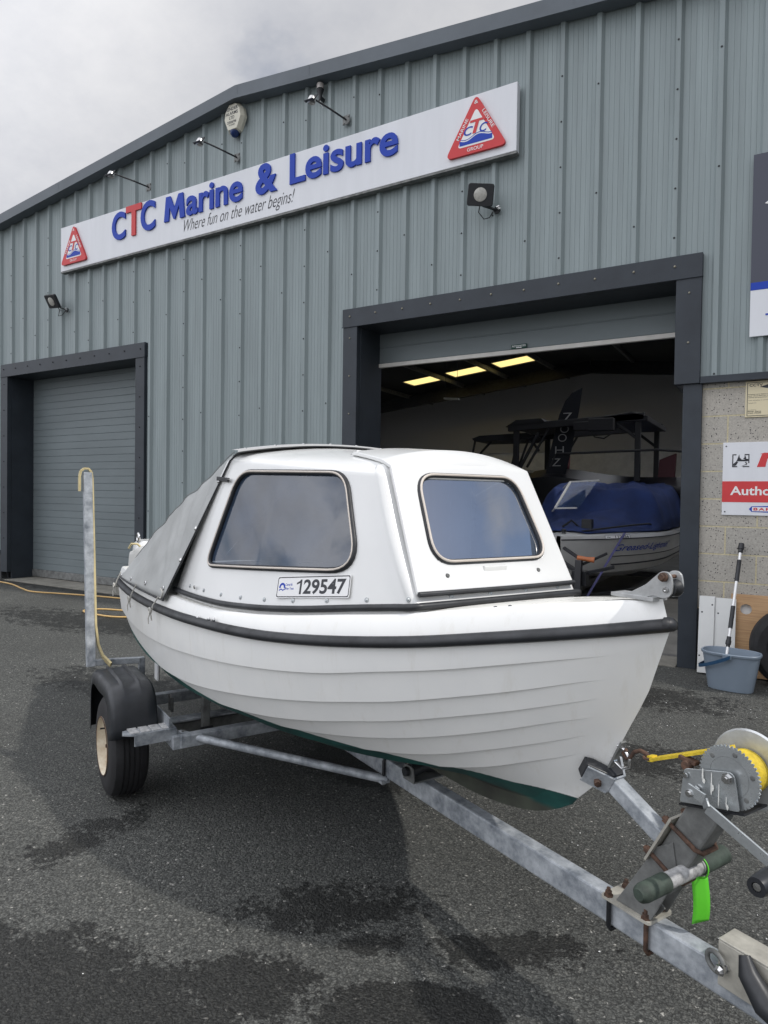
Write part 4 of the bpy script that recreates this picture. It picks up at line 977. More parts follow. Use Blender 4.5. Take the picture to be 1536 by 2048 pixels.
# canopy lashings over the rail
mb = MB()
for xx in (-2.12, -2.62, -3.22):
    yr = raily(xx); zr = RZ['rail'](-xx)
    P0 = Vector((xx+.02, -yr-.008, .955)); mb.tube([P0, Vector((xx+.0, -yr-.028, zr+.03)), Vector((xx, -yr-.037, zr-.01)), Vector((xx-.01, -yr-.030, zr-.04))], .0035, 6)
    mb.tube([Vector((xx-.0+.012*cos(q), -yr-.042, zr+.008+.012*sin(q))) for q in [2*pi*k/10 for k in range(10)]], .0042, 6, closed=True)
    mb.tube([Vector((xx, -yr-.04, zr)), Vector((xx-.012, -yr-.045, zr-.03)), Vector((xx-.004, -yr-.046, zr-.055))], .003, 6)
mb.tube([Vector((-2.10, -.725, .985)), Vector((-2.07, -.735, .995)), Vector((-2.05, -.73, .98)), Vector((-2.06, -.735, .955)), Vector((-2.09, -.735, .95))], .004, 6)
mb.build('lashing_cord', mat('cord_white', (.55, .54, .5), .8), boat, smooth=60)
mb = MB()
for s_ in (.06, .32, .62, .9):
    p = canopy(s_, .045); mb.lathe(p+Vector((0, -.003, 0)), (0, -1, .1), [(0, .012), (.004, .010), (.0041, .006), (.001, .005)], 12)
split(mb, 'canopy_eyelet', STAIN, boat)
# seats seen through the windows
mb = MB(); mb.box(-1.7, -1.05, -.38, -.15, .72, .76); mb.box(-1.7, -1.05, .15, .38, .72, .76); mb.box(-1.72, -1.68, -.42, -.1, .76, 1.05); mb.build('cabin_seats', mat('seat_vinyl', (.35, .36, .38), .6), boat, bevel=.01)
mb = MB(); rows = []
for i in range(25):
    y = -.05+.26*i/24; rows.append([(-1.02-.02*sin(i*1.9), y, 1.08+.42*j/8) for j in range(9)])
mb.grid(rows); mb.build('cabin_curtain', mat('curtain_grey', (.5, .48, .46), .9), boat, smooth=60)
# outboard motor on the transom
om = thing('outboard_motor', 'white outboard motor half under a grey cover on the boat transom', 'outboard motor', Vector(BO)+Matrix.Rotation(BRZ, 3, 'Z') @ Vector((-3.50, -.20, -.045)), BRZ)
mb = MB(); rows = []
for z, sx_, sy_ in ((.93, .7, .8), (.99, .95, .96), (1.08, 1, 1), (1.14, .95, .95), (1.165, .8, .8)):
    rows.append([(-.06+.17*sx_*math.copysign(abs(cos(a))**.5, cos(a)), .16*sy_*math.copysign(abs(sin(a))**.5, sin(a))-.16, z) for a in [2*pi*k/28 for k in range(28)]])
mb.grid(rows, closed=True); mb.add(rows[-1], [tuple(range(28))]); mb.add(rows[0], [tuple(range(28))]); cw = mb.build('cowl', GEL, om, smooth=50)
mb = MB(); rows = []
for z, k in ((.90, 1.05), (1.0, 1.07), (1.07, 1.03), (1.10, 1.0)):
    rows.append([(-.03+.19*k*math.copysign(abs(cos(a))**.6, cos(a))+.01*sin(a*5+z*30), .17*k*math.copysign(abs(sin(a))**.6, sin(a))-.17, z+.03*cos(a)-.02*sin(a*2)) for a in [2*pi*q/40 for q in range(40)]])
mb.grid(rows, closed=True); mb.build('cover', mat('cover_pale_grey', (.5, .5, .48), .8), om, smooth=70, solid=.003)
MB().tube([(-.05+.026*cos(a), -.30, 1.185+.026*sin(a)) for a in [2*pi*k/16 for k in range(16)]], .009, 8, closed=True).build('lifting_eye', STAIN, om, smooth=50)
mb = MB().box(-.10, .0, -.24, -.10, .45, .93); mb.lathe((-.06, -.17, .44), (1, 0, 0), [(-.14, .01), (-.08, .045), (.05, .045), (.12, .02)], 16); mb.box(-.10, -.02, -.18, -.16, .22, .46); mb.box(-.01, .05, -.26, -.08, .80, .98)
mb.build('leg', mat('outboard_grey', (.5, .51, .52), .4), om, bevel=.015)
MB().tube([(.05, -.30, 1.12), (.06, -.33, 1.15), (.03, -.36, 1.15), (.0, -.37, 1.12)], .007, 8).build('carry_handle', CREAM, om, smooth=60)
# ------------------------------------------------------------------ trailer (same frame as the boat)
tr_ = thing('boat_trailer', 'galvanised single axle boat trailer with hand winch carrying the white cabin boat', 'trailer', BO, BRZ)
ZB, ZT = .266, .344
def bar_(nm, a, b, w, h, m=GALV, par=None, bev=.004, lab=None):
    o = MB().bar(a, b, w, h).build(nm, m, par or tr_, bevel=bev, seg=2)
    if lab: o['label'] = lab
    return o
bar_('drawbar', (-2.75, 0, (ZB+ZT)/2), (.78, 0, (ZB+ZT)/2), .05, .078, bev=.006)
for x in (-1.95, -2.64): bar_('cross_member', (x, -.68, .325), (x, .68, .325), .05, .055)
bar_('axle_beam', (-2.27, -.72, .275), (-2.27, .72, .275), .06, .06, GALVD)
bar_('cross_member', (-2.23, -.68, .33), (-2.23, .68, .33), .075, .012)
for s in (-1, 1):
    bar_('side_rail', (-2.68, s*.69, .325), (-1.93, s*.69, .325), .045, .06)
    # diagonal brace tube, flattened ends
    mb = MB(); a = Vector((-1.97, s*.63, .335)); b = Vector((-1.27, s*.035, .262)); d = (b-a).normalized()
    mb.tube([a-d*.05, a+d*.01, a+d*.05, b-d*.05, b-d*.01, b+d*.02], [.017, .017, .0175, .0175, .017, .012], 12)
    mb.bar(a-d*.07, a+d*.03, .045, .008); mb.box(-1.29, -1.25, s*.035-.02, s*.035+.02, .250, .262)
    mb.build('brace_tube', GALV, tr_, smooth=40)
    mb = MB().lathe(a-d*.03+Vector((0, 0, .004)), EZ, [(0, .014), (.004, .014), (.0041, .010), (.013, .010), (.0131, .0001)], 6)
    mb.cyl((-1.27, s*.035, .24), (-1.27, s*.035, .25), .01, 6); mb.build('brace_bolt', GALVD, tr_)
mb = MB(); mb.tube([(-1.27, -.034, .24), (-1.27, -.034, .335), (-1.27, -.024, .352), (-1.27, .024, .352), (-1.27, .034, .335), (-1.27, .034, .24)], .0065, 8); mb.build('u_bolt', DARKST, tr_, smooth=50)
# keel rollers on the drawbar
for x, z in ((-1.04, .384), (-2.62, .384)):
    mb = MB()
    mb.box(x-.035, x+.035, -.07, .07, .3445, .350)
    for s in (-1, 1): mb.prism(roundpoly([(-.04, 0), (.04, 0), (.03, .055), (-.03, .055)], .012, 3), ((x, s*.07-.002, .350), EX, EZ), (0, .004, 0))
    kb = mb.build('keel_roller_bracket', GALVD, tr_)
    MB().lathe((x, -.062, z), (0, 1, 0), [(0, .0001), (0, .026), (.02, .026), (.062, .017), (.104, .026), (.124, .026), (.124, .0001)], 20).build('keel_roller', RUB, kb, smooth=40)
    MB().cyl((x, -.085, z), (x, .085, z), .009, 8).lathe((x, -.078, z), (0, -1, 0), [(0, .018), (.012, .017), (.0121, .0001)], 12).build('roller_spindle', DARKST, kb)
# upright brackets of the bilge supports
for s in (-1, 1):
    mb = MB(); mb.bar((-2.14, s*.50, .235), (-2.14, s*.50, .475), .035, .035, up=(1, 0, 0)); ub = mb.build('support_upright', GALVD, tr_, bevel=.003)
    MB().box(-2.3, -1.98, s*.50-.035, s*.50+.035, .475, .497).build('bilge_pad', RUB, ub, bevel=.008)
    MB().cyl((-2.12, s*.50-.03, .30), (-2.12, s*.50+.03, .30), .011, 8).build('upright_bolt', DARKST, ub)
    mb = MB(); mb.tube([(-2.36, s*.60, .33), (-2.36, s*.60, .40), (-2.40, s*.60, .405), (-2.40, s*.60, .33)], .008, 8); mb.build('tie_hoop', GALVD, tr_, smooth=50)
# wheels and mudguards
def wheel(s):
    cx_, cz = -2.315, .236; y0 = s*.765; ax = (0, s, 0)
    w = bpy.data.objects.new('wheel', None); COL.objects.link(w); w.parent = tr_; w.location = (cx_, y0, cz)
    t = [(0, .13), (-.002, .16), (.004, .20), (.016, .222), (.030, .231)]
    pr = [(0, .135), (0, .175), (.006, .205), (.018, .224), (.034, .2315)]
    for g_ in (.052, .074, .096, .118): pr += [(g_-.004, .234), (g_-.003, .229), (g_+.003, .229), (g_+.004, .234)]
    pr += [(.136, .2315), (.152, .224), (.164, .205), (.170, .175), (.170, .135)]
    MB().lathe((0, 0, 0), ax, pr, 56).build('tyre', TYRE, w, smooth=30)
    rm = MB().lathe((0, 0, 0), ax, [(.004, .138), (.0, .134), (.006, .130), (.05, .122), (.11, .122), (.162, .130), (.172, .136), (.174, .131), (.160, .124), (.13, .118), (.118, .105), (.125, .085), (.135, .075), (.135, .045), (.13, .0001)], 40)
    rmo = rm.build('rim', RIMC, w, smooth=45)
    MB().lathe((0, 0, 0), ax, [(.1725, .1365), (.1755, .1335), (.174, .1302)], 48).build('rim_rust_edge', RUST, rmo, smooth=40)
    mb = MB().cyl((.05, s*.165, .098), (.052, s*.19, .10), .004, 8); mb.build('tyre_valve', BLK, rmo)
    mb = MB().lathe((0, s*.128, 0), ax, [(-.01, .034), (.008, .033), (.016, .024), (.018, .0001)], 16); mb.build('hub_cap', GALVD, rmo, smooth=40)
    mb = MB()
    for k in range(4):
        a = 2*pi*k/4+.4; mb.lathe((.055*cos(a), s*.133, .055*sin(a)), ax, [(0, .010), (.014, .009), (.0141, .0001)], 6)
    split(mb, 'wheel_nut', RUST, rmo)
    # mudguard
    mb = MB(); rows = []
    for k in range(25):
        a = radians(16+166*k/24); rr = .292; c_ = Vector((cx_-.02, 0, cz+.02))
        cxk = cos(a); szk = sin(a)
        # squared arch
        f = 1/max(abs(cxk)**4.4+abs(szk)**4.4, 1e-6)**(1/4.4)
        px, pz = c_.x+rr*.98*cxk*f, c_.z+rr*1.04*szk*f
        if k == 24: pz -= .0
        row = []; rbf = max(0, min(1, (szk-.80)*12))
        for yy, rad in ((-.004, -.075), (.0, -.045), (.004, -.012), (.018, .0), (.055, .002), (.062, .014*rbf+.002), (.068, .014*rbf+.002), (.075, .002), (.128, .002), (.135, .014*rbf+.002), (.141, .014*rbf+.002), (.148, .002), (.185, .002), (.198, -.012), (.202, -.05)):
            yv = s*(.745+.2-yy)
            row.append((px+rad*cxk*.9, yv, pz+rad*szk*.9))
        rows.append(row)
    m = MB().grid(rows).build('mudguard', mat('mudguard_plastic', (.022, .025, .03), .42, n_scale=12, n_amt=.25, n_rough=.1), tr_, smooth=50); md = m.modifiers.new('s', 'SOLIDIFY'); md.thickness = .004; md.offset = -1
    # step bracket in front
    mb = MB(); z = .385
    mb.prism([(-2.03, .905), (-1.985, .915), (-1.955, .875), (-1.965, .69), (-2.06, .69)], ((0, 0, z-.006), EX, Vector((0, s, 0))), (0, 0, .006))
    mb.prism([(-1.962, .87), (-1.962, .69), (-1.957, .69), (-1.95, .87)], ((0, 0, z-.05), EX, Vector((0, s, 0))), (0, 0, .05))
    mb.box(-2.42, -1.965, min(s*.715, s*.722), max(s*.715, s*.722), .325, .43)
    st = mb.build('mudguard_step', GALV, tr_)
    mb = MB()
    for yy in (.865, .82, .775, .73): mb.prism([(-2.045, yy-.019), (-1.97, yy-.019), (-1.97, yy+.019), (-2.045, yy+.019)], ((0, 0, z+.0004), EX, Vector((0, s, 0))), (0, 0, .003))
    split(mb, 'step_tread', mat('tread_grey', (.5, .5, .5), .8, n_scale=60, n_amt=.3), st)
wheel(-1); wheel(1)
# guide posts
for s in (-1, 1):
    px = -2.575; py = s*.945
    mb = MB(); mb.bar((px, s*.70, .56), (px, py, .575), .03, .03); mb.bar((px+.0, py, .555), (px-.135, py, 1.53), .038, .042, up=(0, 1, 0)); mb.bar((px, s*.70, .32), (px, s*.70, .575), .03, .03, up=(0, 1, 0))
    gp = mb.build('guide_post', GALV, tr_, bevel=.003)
    mb = MB(); xt = px-.135; ii = -s            # edging runs up the inboard face and hooks over the top
    q = [(px+.05, py+ii*.085, .565), (px+.01, py+ii*.055, .60), (px-.01, py+ii*.035, .66), (px-.02, py+ii*.024, .76), (xt+.0, py+ii*.023, 1.50), (xt, py+ii*.018, 1.535), (xt, py+ii*.004, 1.552), (xt, py-ii*.016, 1.552), (xt, py-ii*.032, 1.538), (xt, py-ii*.037, 1.51), (xt, py-ii*.037, 1.435)]
    for a, b in zip(q, q[1:]): mb.bar(a, b, .030, .010, up=(0, 1, .02))
    mb.build('post_edging', CREAM, gp)
# winch post
bp = MB().prism(roundpoly([(-.160, -.048), (-.008, -.048), (-.008, .052), (-.160, .052)], .01, 3), ((0, 0, .3445), EX, Vector((0, 1, 0))), (0, 0, .008)).build('post_base_plate', mat('base_plate_zinc', (.5, .48, .42), .5, .2, n_scale=14, n_amt=.25), tr_)
mb = MB()
for x in (-.142, -.026):
    for y in (-.036, .038):
        mb.lathe((x, y, .3525), EZ, [(0, .013), (.003, .013), (.0031, .0095), (.013, .0095), (.0131, .006), (.022, .0055), (.0221, .0001)], 6)
split(mb, 'plate_nut', RUST, bp)
for x in (-.142, -.026):
    MB().tube([(x, -.034, .345), (x, -.034, .268), (x, -.026, .257), (x, .026, .257), (x, .034, .268), (x, .034, .345)], .0062, 8).build('u_bolt', DARKST if x < -.1 else RUST, bp, smooth=50)
P0 = Vector((-.055, 0, .352)); P1 = Vector((.128, 0, .70)); pd = (P1-P0).normalized()
mb = MB()
for s in (-1, 1): mb.prism([(-.118, .3525), (-.012, .3525), (.060, .50), (.045, .58), (.0, .55)], ((0, s*.034-.0025, 0), EX, EZ), (0, .005, 0))
mb.bar((-.018, 0, .4), (-.055, 0, .3525), .06, .006, up=(0, 1, 0))
mb.build('post_foot', GALVD, tr_, bevel=.002)
pt = MB().bar(P0+pd*.12, P1, .064, .078, up=(1, 0, -.5)).build('winch_post', GALVD, tr_, bevel=.006, seg=2)
# snubber arm
A0 = Vector((-.005, 0, .565)); A1 = Vector((-.168, 0, .650)); ad_ = (A1-A0).normalized()
sa = MB().bar(A0, A1, .042, .042, up=(0, 0, 1)).build('snubber_arm', GALV, tr_, bevel=.004)
un = Vector((-ad_.z, 0, ad_.x)); un = un if un.z > 0 else -un
YV = Vector((0, 1, 0)); FW_ = -ad_          # YV across, FW_ towards the winch
mb = MB(); mb.prism([(-.072, -.040), (-.066, -.044), (-.020, .012), (.020, .012), (.066, -.044), (.072, -.040), (.024, .017), (-.024, .017)], (A1-un*.020, YV, FW_), un*.048)
mb.prism([(-.072, -.044), (.072, -.044), (.030, .016), (-.030, .016)], (A1-un*.024, YV, FW_), un*.004)
mb.build('snubber_bracket', GALV, sa)
mb = MB(); mb.prism([(-.068, -.046), (-.052, -.074), (-.030, -.060), (0, -.018), (.030, -.060), (.052, -.074), (.068, -.046), (.020, .009), (-.020, .009)], (A1-un*.0195, YV, FW_), un*.050)
mb.build('snubber_block', RUB, sa, bevel=.003)
mb = MB()
for y in (-.045, .045): mb.lathe(A1+Vector((0, y, 0))+FW_*(-.012)-un*.002, FW_+YV*(.8 if y > 0 else -.8), [(0, .011), (.014, .010), (.0141, .0001)], 6)
split(mb, 'snubber_bolt', RUST, sa)
# clamp of the arm on the post: plate and two U bolts
q0 = P0+pd*.175; q1 = P0+pd*.285; nn_ = Vector((-pd.z, 0, pd.x))
mb = MB(); mb.bar(q0-pd*.02+nn_*.046, q1+pd*.02+nn_*.046, .1, .006, up=nn_); cp = mb.build('clamp_plate', mat('base_plate_zinc', (.5, .48, .42)), tr_)
for q in (q0, q1):
    MB().tube([q+nn_*.066+Vector((0, -.039, 0)), q-nn_*.032+Vector((0, -.039, 0)), q-nn_*.046+Vector((0, -.028, 0)), q-nn_*.046+Vector((0, .028, 0)), q-nn_*.032+Vector((0, .039, 0)), q+nn_*.066+Vector((0, .039, 0))], .0058, 8).build('u_bolt', RUST, cp, smooth=50)
    mb = MB()
    for y in (-.039, .039): mb.lathe(q+nn_*.05+Vector((0, y, 0)), nn_, [(0, .0105), (.011, .0105), (.0111, .0001)], 6)
    split(mb, 'clamp_nut', RUST, cp)
# winch
wn = bpy.data.objects.new('winch', None); COL.objects.link(wn); wn.parent = tr_
side_ = roundpoly([(.068, .694), (.215, .727), (.200, .812), (.078, .780)], [.006, .006, .018, .010], 4)
for s, yy in ((-1, -.048), (1, .085)):
    o = MB().prism(side_, ((0, yy, 0), EX, EZ), (0, -s*.0035, 0)).build('side_plate', ZINC, wn, bevel=.001)
MB().prism([(.066, .690), (.225, .726), (.226, .722), (.067, .686)], ((0, -.048, 0), EX, EZ), (0, .135, 0)).build('base_plate', DARKST, wn)
GC = Vector((.182, -.036, .792))
n = 144; pts = []
for k in range(n):
    a = 2*pi*k/n; r = .0725 if (k % 3) else .0665
    pts.append((GC.x+r*cos(a), GC.z+r*sin(a)))
ge = MB().prism(pts, ((0, GC.y, 0), EX, EZ), (0, .004, 0)).build('gear_wheel', ZINC, wn)
mb = MB().lathe(GC, (0, -1, 0), [(.0002, .046), (.0005, .046), (-.002, .044), (-.002, .043)], 40)
for k in range(6):
    a = 2*pi*k/6+.3; mb.lathe(GC+Vector((.056*cos(a), 0, .056*sin(a))), (0, -1, 0), [(0, .006), (.0015, .005), (.002, .0001)], 12)
split(mb, 'gear_dimple', GALVD, ge, smooth=40)
mb = MB().lathe((GC.x, -.028, GC.z), (0, 1, 0), [(0, .05), (.004, .05), (.004, .033), (.075, .033), (.078, .09), (.082, .094), (.084, .09), (.078, .03)], 48); mb.build('drum', mat('drum_zinc', (.6, .62, .63), .35, .6, n_scale=12, n_amt=.2), wn, smooth=40)
MB().lathe((GC.x, -.022, GC.z), (0, 1, 0), [(0, .034), (.0, .050), (.064, .050), (.066, .034)], 40).build('strap_coil', YEL, wn, smooth=40)
mb = MB().lathe((.188, -.0515, .795), (0, -1, 0), [(0, .013), (.003, .013), (.0031, .010), (.011, .010), (.0111, .006), (.014, .006), (.0141, .0001)], 6).lathe((.085, -.0515, .765), (0, -1, 0), [(0, .007), (.004, .006), (.0041, .0001)], 8)
mb.lathe((.112, -.0515, .738), (0, -1, 0), [(0, .013), (.006, .013), (.006, .009), (.03, .009), (.0301, .006), (.034, .006), (.0341, .0001)], 8)
split(mb, 'winch_nut', STAIN, wn)
mb = MB()
for x, z0, z1, w in ((.128, .798, .770, .0022), (.131, .775, .762, .004), (.150, .795, .742, .0018), (.153, .768, .752, .0035), (.168, .775, .722, .0015), (.186, .752, .728, .0012), (.189, .735, .722, .003)):
    mb.prism([(x-w*.5, z0), (x+w*.5, z0-.001), (x+w, z1+.008), (x+w*.4, z1), (x-w*.6, z1+.003), (x-w, z1+.010)], ((0, -.0518, 0), EX, EZ), (0, -.0004, 0))
mb.build('bird_droppings', mat('dropping_white', (.7, .7, .66), .8), wn)
# crank
mb = MB(); cy0 = -.075
cr = [(.105, cy0, .748), (.148, cy0, .737), (.158, cy0-.006, .722), (.33, cy0-.012, .655)]
for a, b in zip(cr, cr[1:]): mb.bar(Vector(a), Vector(b), .005, .026, up=(0, 0, 1))
crk = mb.build('crank_arm', ZINC, wn, bevel=.001)
MB().lathe((.327, -.085, .655), (0, -1, 0), [(0, .0001), (0, .015), (.012, .021), (.05, .023), (.085, .021), (.098, .0195), (.1, .019), (.1, .010), (.096, .010), (.096, .0001)], 24).build('crank_handle', BLK, crk, smooth=40)
MB().lathe((.327, -.181, .655), (0, -1, 0), [(0, .010), (.002, .008), (.003, .0001)], 16).build('handle_bolt', STAIN, crk)
# pawl
MB().bar((.05, -.02, .795), (.095, -.02, .79), .022, .010).lathe((.075, -.040, .782), (0, 1, 0), [(0, .0001), (0, .012), (.02, .012), (.02, .0001)], 12).build('pawl', RUST, wn, bevel=.002)
# strap with hook
s0 = Vector((GC.x-.02, 0, GC.z+.055)); s1 = Vector((-.035, 0, .755))
mb = MB(); mb.bar(s0, s1, .045, .007); mb.bar(s1, (-.05, 0, .752), .022, .014); mb.build('winch_strap', YEL, wn)
mb = MB(); mb.tube([(-.05, 0, .753), (-.06, 0, .760), (-.078, 0, .762), (-.098, 0, .752), (-.108, 0, .735), (-.122, 0, .726), (-.132, 0, .738), (-.122, 0, .75)], .0055, 8); mb.tube([(-.052+.012*cos(a), .014*sin(a), .752) for a in [2*pi*k/12 for k in range(12)]], .004, 6, closed=True)
mb.build('strap_hook', RUST, wn, smooth=50)
# transverse lifting handle
hc = (.072, 0, .515)
MB().cyl((.072, -.14, .515), (.072, .08, .515), .0195, 24).build('lifting_handle', mat('flaked_zinc', (.42, .42, .42), .7, .1, n_scale=35, n_amt=.5, bump=.2), tr_, smooth=40)
MB().lathe((.072, -.205, .515), (0, 1, 0), [(0, .0001), (0, .013), (.008, .020), (.02, .0225), (.10, .023), (.101, .0196)], 24).build('handle_grip', GRIP, tr_, smooth=40)
MB().lathe((.072, .035, .515), (0, 1, 0), [(0, .0196), (.001, .023), (.105, .023), (.106, .0001)], 24).build('handle_grip', GRIP, tr_, smooth=40)
MB().bar((.035, 0, .50), (.072, 0, .515), .05, .03).build('handle_mount', GALVD, tr_)
# coupling channel, shackle, coupling head
ch = MB(); ch.box(.165, .72, -.034, -.029, .30, .405); ch.box(.165, .72, .029, .034, .30, .405); ch.box(.165, .72, -.034, .034, .405, .410)
cho = ch.build('coupling_channel', mat('base_plate_zinc', (.5, .48, .42)), tr_, bevel=.003)
MB().tube([(.168+.024*cos(a), -.048-.006*cos(a), .360+.021*sin(a)) for a in [radians(20+320*k/18) for k in range(19)]], .0058, 8).build('shackle', GALVD, cho, smooth=50)
MB().lathe((.184, -.034, .352), (0, -1, 0), [(0, .012), (.008, .012), (.0081, .009), (.02, .009), (.0201, .012), (.026, .012), (.034, .006), (.0341, .0001)], 8).build('shackle_pin', STAIN, cho)
mb = MB(); mb.tube([(.235, -.05, .415), (.25, -.06, .385), (.29, -.065, .345), (.36, -.065, .32)], [.012, .022, .028, .024], 12); mb.build('rubber_bung', RUB, cho, smooth=50)
mb = MB(); mb.box(.62, .84, -.04, .04, .30, .40); mb.lathe((.86, 0, .30), EZ, [(0, .05), (.03, .055), (.07, .045), (.09, .02), (.091, .0001)], 16); mb.build('coupling_head', DARKST, tr_, bevel=.006)
mb = MB(); mb.bar((.5, -.06, .16), (.5, -.06, .62), .04, .04, up=(0, 1, 0)); mb.lathe((.5, -.085, .08), (0, 1, 0), [(0, .0001), (0, .06), (.01, .08), (.04, .08), (.05, .06), (.05, .0001)], 20); mb.bar((.5, -.06, .08), (.5, -.06, .18), .06, .02, up=(1, 0, 0)); mb.build('jockey_wheel', DARKST, tr_)
# green tag
tg = thing('green_tag', 'bright green plastic tag looped on the round bar in front of the winch post', 'tag', Vector(BO)+Matrix.Rotation(BRZ, 3, 'Z') @ Vector((.072, .03, .515)), BRZ)
MB().tube([(.0275*cos(a), .001*sin(a*2), .0275*sin(a)) for a in [2*pi*k/28 for k in range(28)]], .002, 6, closed=True).build('tie_loop', GRN, tg, smooth=60)
mb = MB(); rows = []
for j in range(14):
    t = j/13; rows.append([(.004+.008*sin(t*2.4)+u*.022, .0+.036*u, -.024-.112*t+(.010*u if j == 13 else 0)) for u in (-.5, -.25, 0, .25, .5)])
mb.grid(rows); mb.build('tag_strip', GRN, tg, smooth=60, solid=.0012)
# ------------------------------------------------------------------ right hand side: bucket, pole, boards, wheel
bk = thing('mop_bucket', 'pale blue grey oval mop bucket with dark blue handle on the asphalt', 'bucket', (-.345, 5.74, 0), radians(-8))
mb = MB(); rows = []
def oval(a, rx, ry): return (rx*math.copysign(abs(cos(a))**.75, cos(a)), ry*math.copysign(abs(sin(a))**.8, sin(a)))
for z, rx, ry in ((.0, .145, .09), (.004, .155, .098), (.02, .158, .101), (.14, .178, .117), (.27, .197, .130), (.272, .207, .140), (.286, .209, .142), (.292, .205, .138), (.290, .197, .130), (.27, .192, .126), (.05, .155, .098), (.01, .15, .094)):
    rows.append([(*oval(2*pi*k/56, rx, ry), z) for k in range(56)])
mb.grid(rows, closed=True); mb.add(rows[0], [tuple(range(56))]); mb.add(rows[-1], [tuple(range(56))])
mb.box(-.03, .03, -.150, -.134, .255, .285); mb.build('pail', BUCK, bk, smooth=35)
mb = MB(); hp = [Vector((.02-.245*sin(pi*k/24)**1.1, -.150-.045*sin(2*pi*k/24) if k < 12 else -.150+.292*((k-12)/12)**1.0*0+.0, .272-.118*sin(pi*k/24))) for k in range(25)]
for k, p in enumerate(hp): p.y = -.158*cos(pi*k/24)*(1+.22*sin(pi*k/24))
mb.grid([[p+Vector((dx_, 0, dz_)) for p in hp] for dx_, dz_ in ((-.003, -.013), (-.003, .013), (.003, .013), (.003, -.013), (-.003, -.013))])
mb.build('carry_handle', NAVY, bk, bevel=.002)
pl = thing('mop_pole', 'telescopic aluminium mop pole with black foam grips leaning in the bucket against the wall', 'pole', (-.345, 5.74, 0))
a = Vector((-.055, .02, .02)); b = Vector((.025, .50, 1.09)); d = (b-a)
def seg(t0, t1, r, nm, m, par=pl, n=14): return MB().cyl(a+d*t0, a+d*t1, r, n).build(nm, m, par, smooth=40)
seg(0, .94, .0115, 'shaft', mat('pole_alu', (.78, .78, .78), .3, .3))
seg(.385, .54, .0165, 'foam_grip', BLK); seg(.72, .875, .0165, 'foam_grip', BLK)
MB().tube([a+d*t for t in (.255, .27, .272, .30, .302, .325)], [.014, .0145, .02, .02, .0165, .016], 14).build('lock_collar', BLK, pl, smooth=40)
MB().tube([a+d*t for t in (.93, .935, .955, .957, .985, 1.0)], [.014, .018, .018, .024, .022, .02], 14).build('end_socket', BLK, pl, smooth=40)
seg(-.01, .06, .05, 'mop_head', mat('mop_cotton', (.5, .5, .47), .9))
bd = thing('white_panel', 'white board with dark screw holes leaning on the block wall by the bucket', 'board', (-.5, FY-.16, .012), 0)
M = Matrix.Rotation(radians(-7), 4, 'X')
MB().box(-.118, .0, -.009, .009, 0, .635, M).box(.0, .155, .0, .009, 0, .628, M).box(-.004, .0, -.009, .012, 0, .63, M).build('sheet', mat('panel_white', (.72, .73, .72), .45, n_scale=5, n_amt=.03), bd, bevel=.0015)
mb = MB()
for x, z in ((-.095, .5), (-.02, .565), (.025, .5), (-.105, .14)): mb.lathe(M @ Vector((x, -.0092 if x < 0 else -.0002, z)), M.to_3x3() @ Vector((0, -1, 0)), [(0, .007), (.0008, .006), (.0009, .0001)], 10)
split(mb, 'screw_hole', INK, bd)
wb_ = thing('oak_board', 'light oak laminate board with round cable hole leaning on the block wall', 'board', (-.385, FY-.10, .012), 0)
M = Matrix.Rotation(radians(-5), 4, 'X')
hp_ = [(.11+.042*cos(2*pi*k/24), .545+.044*sin(2*pi*k/24)) for k in range(24)]
# board around the hole, built as four blocks and a ring
mb = MB(); o4 = [(.0, .49), (.22, .49), (.22, .60), (0, .60)]
mb.box(0, 1.0, -.009, .009, 0, .49, M); mb.box(0, 1.0, -.009, .009, .60, .665, M); mb.box(.22, 1.0, -.009, .009, .4901, .5999, M)
sq = []
for k in range(24):
    e_, f_2 = divmod(k, 6); t = f_2/6*2-1; c_, s_ = ((1, t), (-t, 1), (-1, -t), (t, -1))[e_]; sq.append((.11+c_*.11, .545+s_*.055))
hp_ = [(.11+.042*cos(atan2((p[1]-.545)*1.4, p[0]-.11)), .545+.042*sin(atan2((p[1]-.545)*1.4, p[0]-.11))) for p in sq]
for yy in (-.009, .009): mb.grid([[M @ Vector((p[0], yy, p[1])) for p in sq], [M @ Vector((p[0], yy, p[1])) for p in hp_]], closed=True)
mb.grid([[M @ Vector((p[0], -.009, p[1])) for p in hp_], [M @ Vector((p[0], .009, p[1])) for p in hp_]], closed=True)
mb.build('panel', WOOD, wb_)
MB().box(.0, 1.0, .03, .04, .0, .64, M).build('backing_sheet', mat('panel_white', (.7, .7, .68)), wb_)
sw = thing('spare_wheel', 'black spare wheel lying upright against the oak board at the right edge', 'wheel', (.075, 6.03, .31), radians(8))
MB().lathe((0, .10, 0), (0, -1, 0), [(0, .20), (0, .27), (.02, .30), (.05, .312), (.15, .312), (.18, .30), (.2, .27), (.2, .21), (.185, .19)], 56).build('tyre', TYRE, sw, smooth=30)
mb = MB().lathe((0, .10, 0), (0, -1, 0), [(.0, .20), (.185, .197), (.195, .192), (.185, .186), (.12, .18), (.11, .165), (.15, .14), (.155, .09), (.13, .06), (.13, .0001)], 48); mb.build('rim', mat('rim_black', (.03, .03, .032), .35, .3), sw, smooth=40)
MB().lathe((0, -.095, 0), (0, -1, 0), [(0, .178), (.004, .175), (0, .172)], 48).build('rim_edge', STAIN, sw)
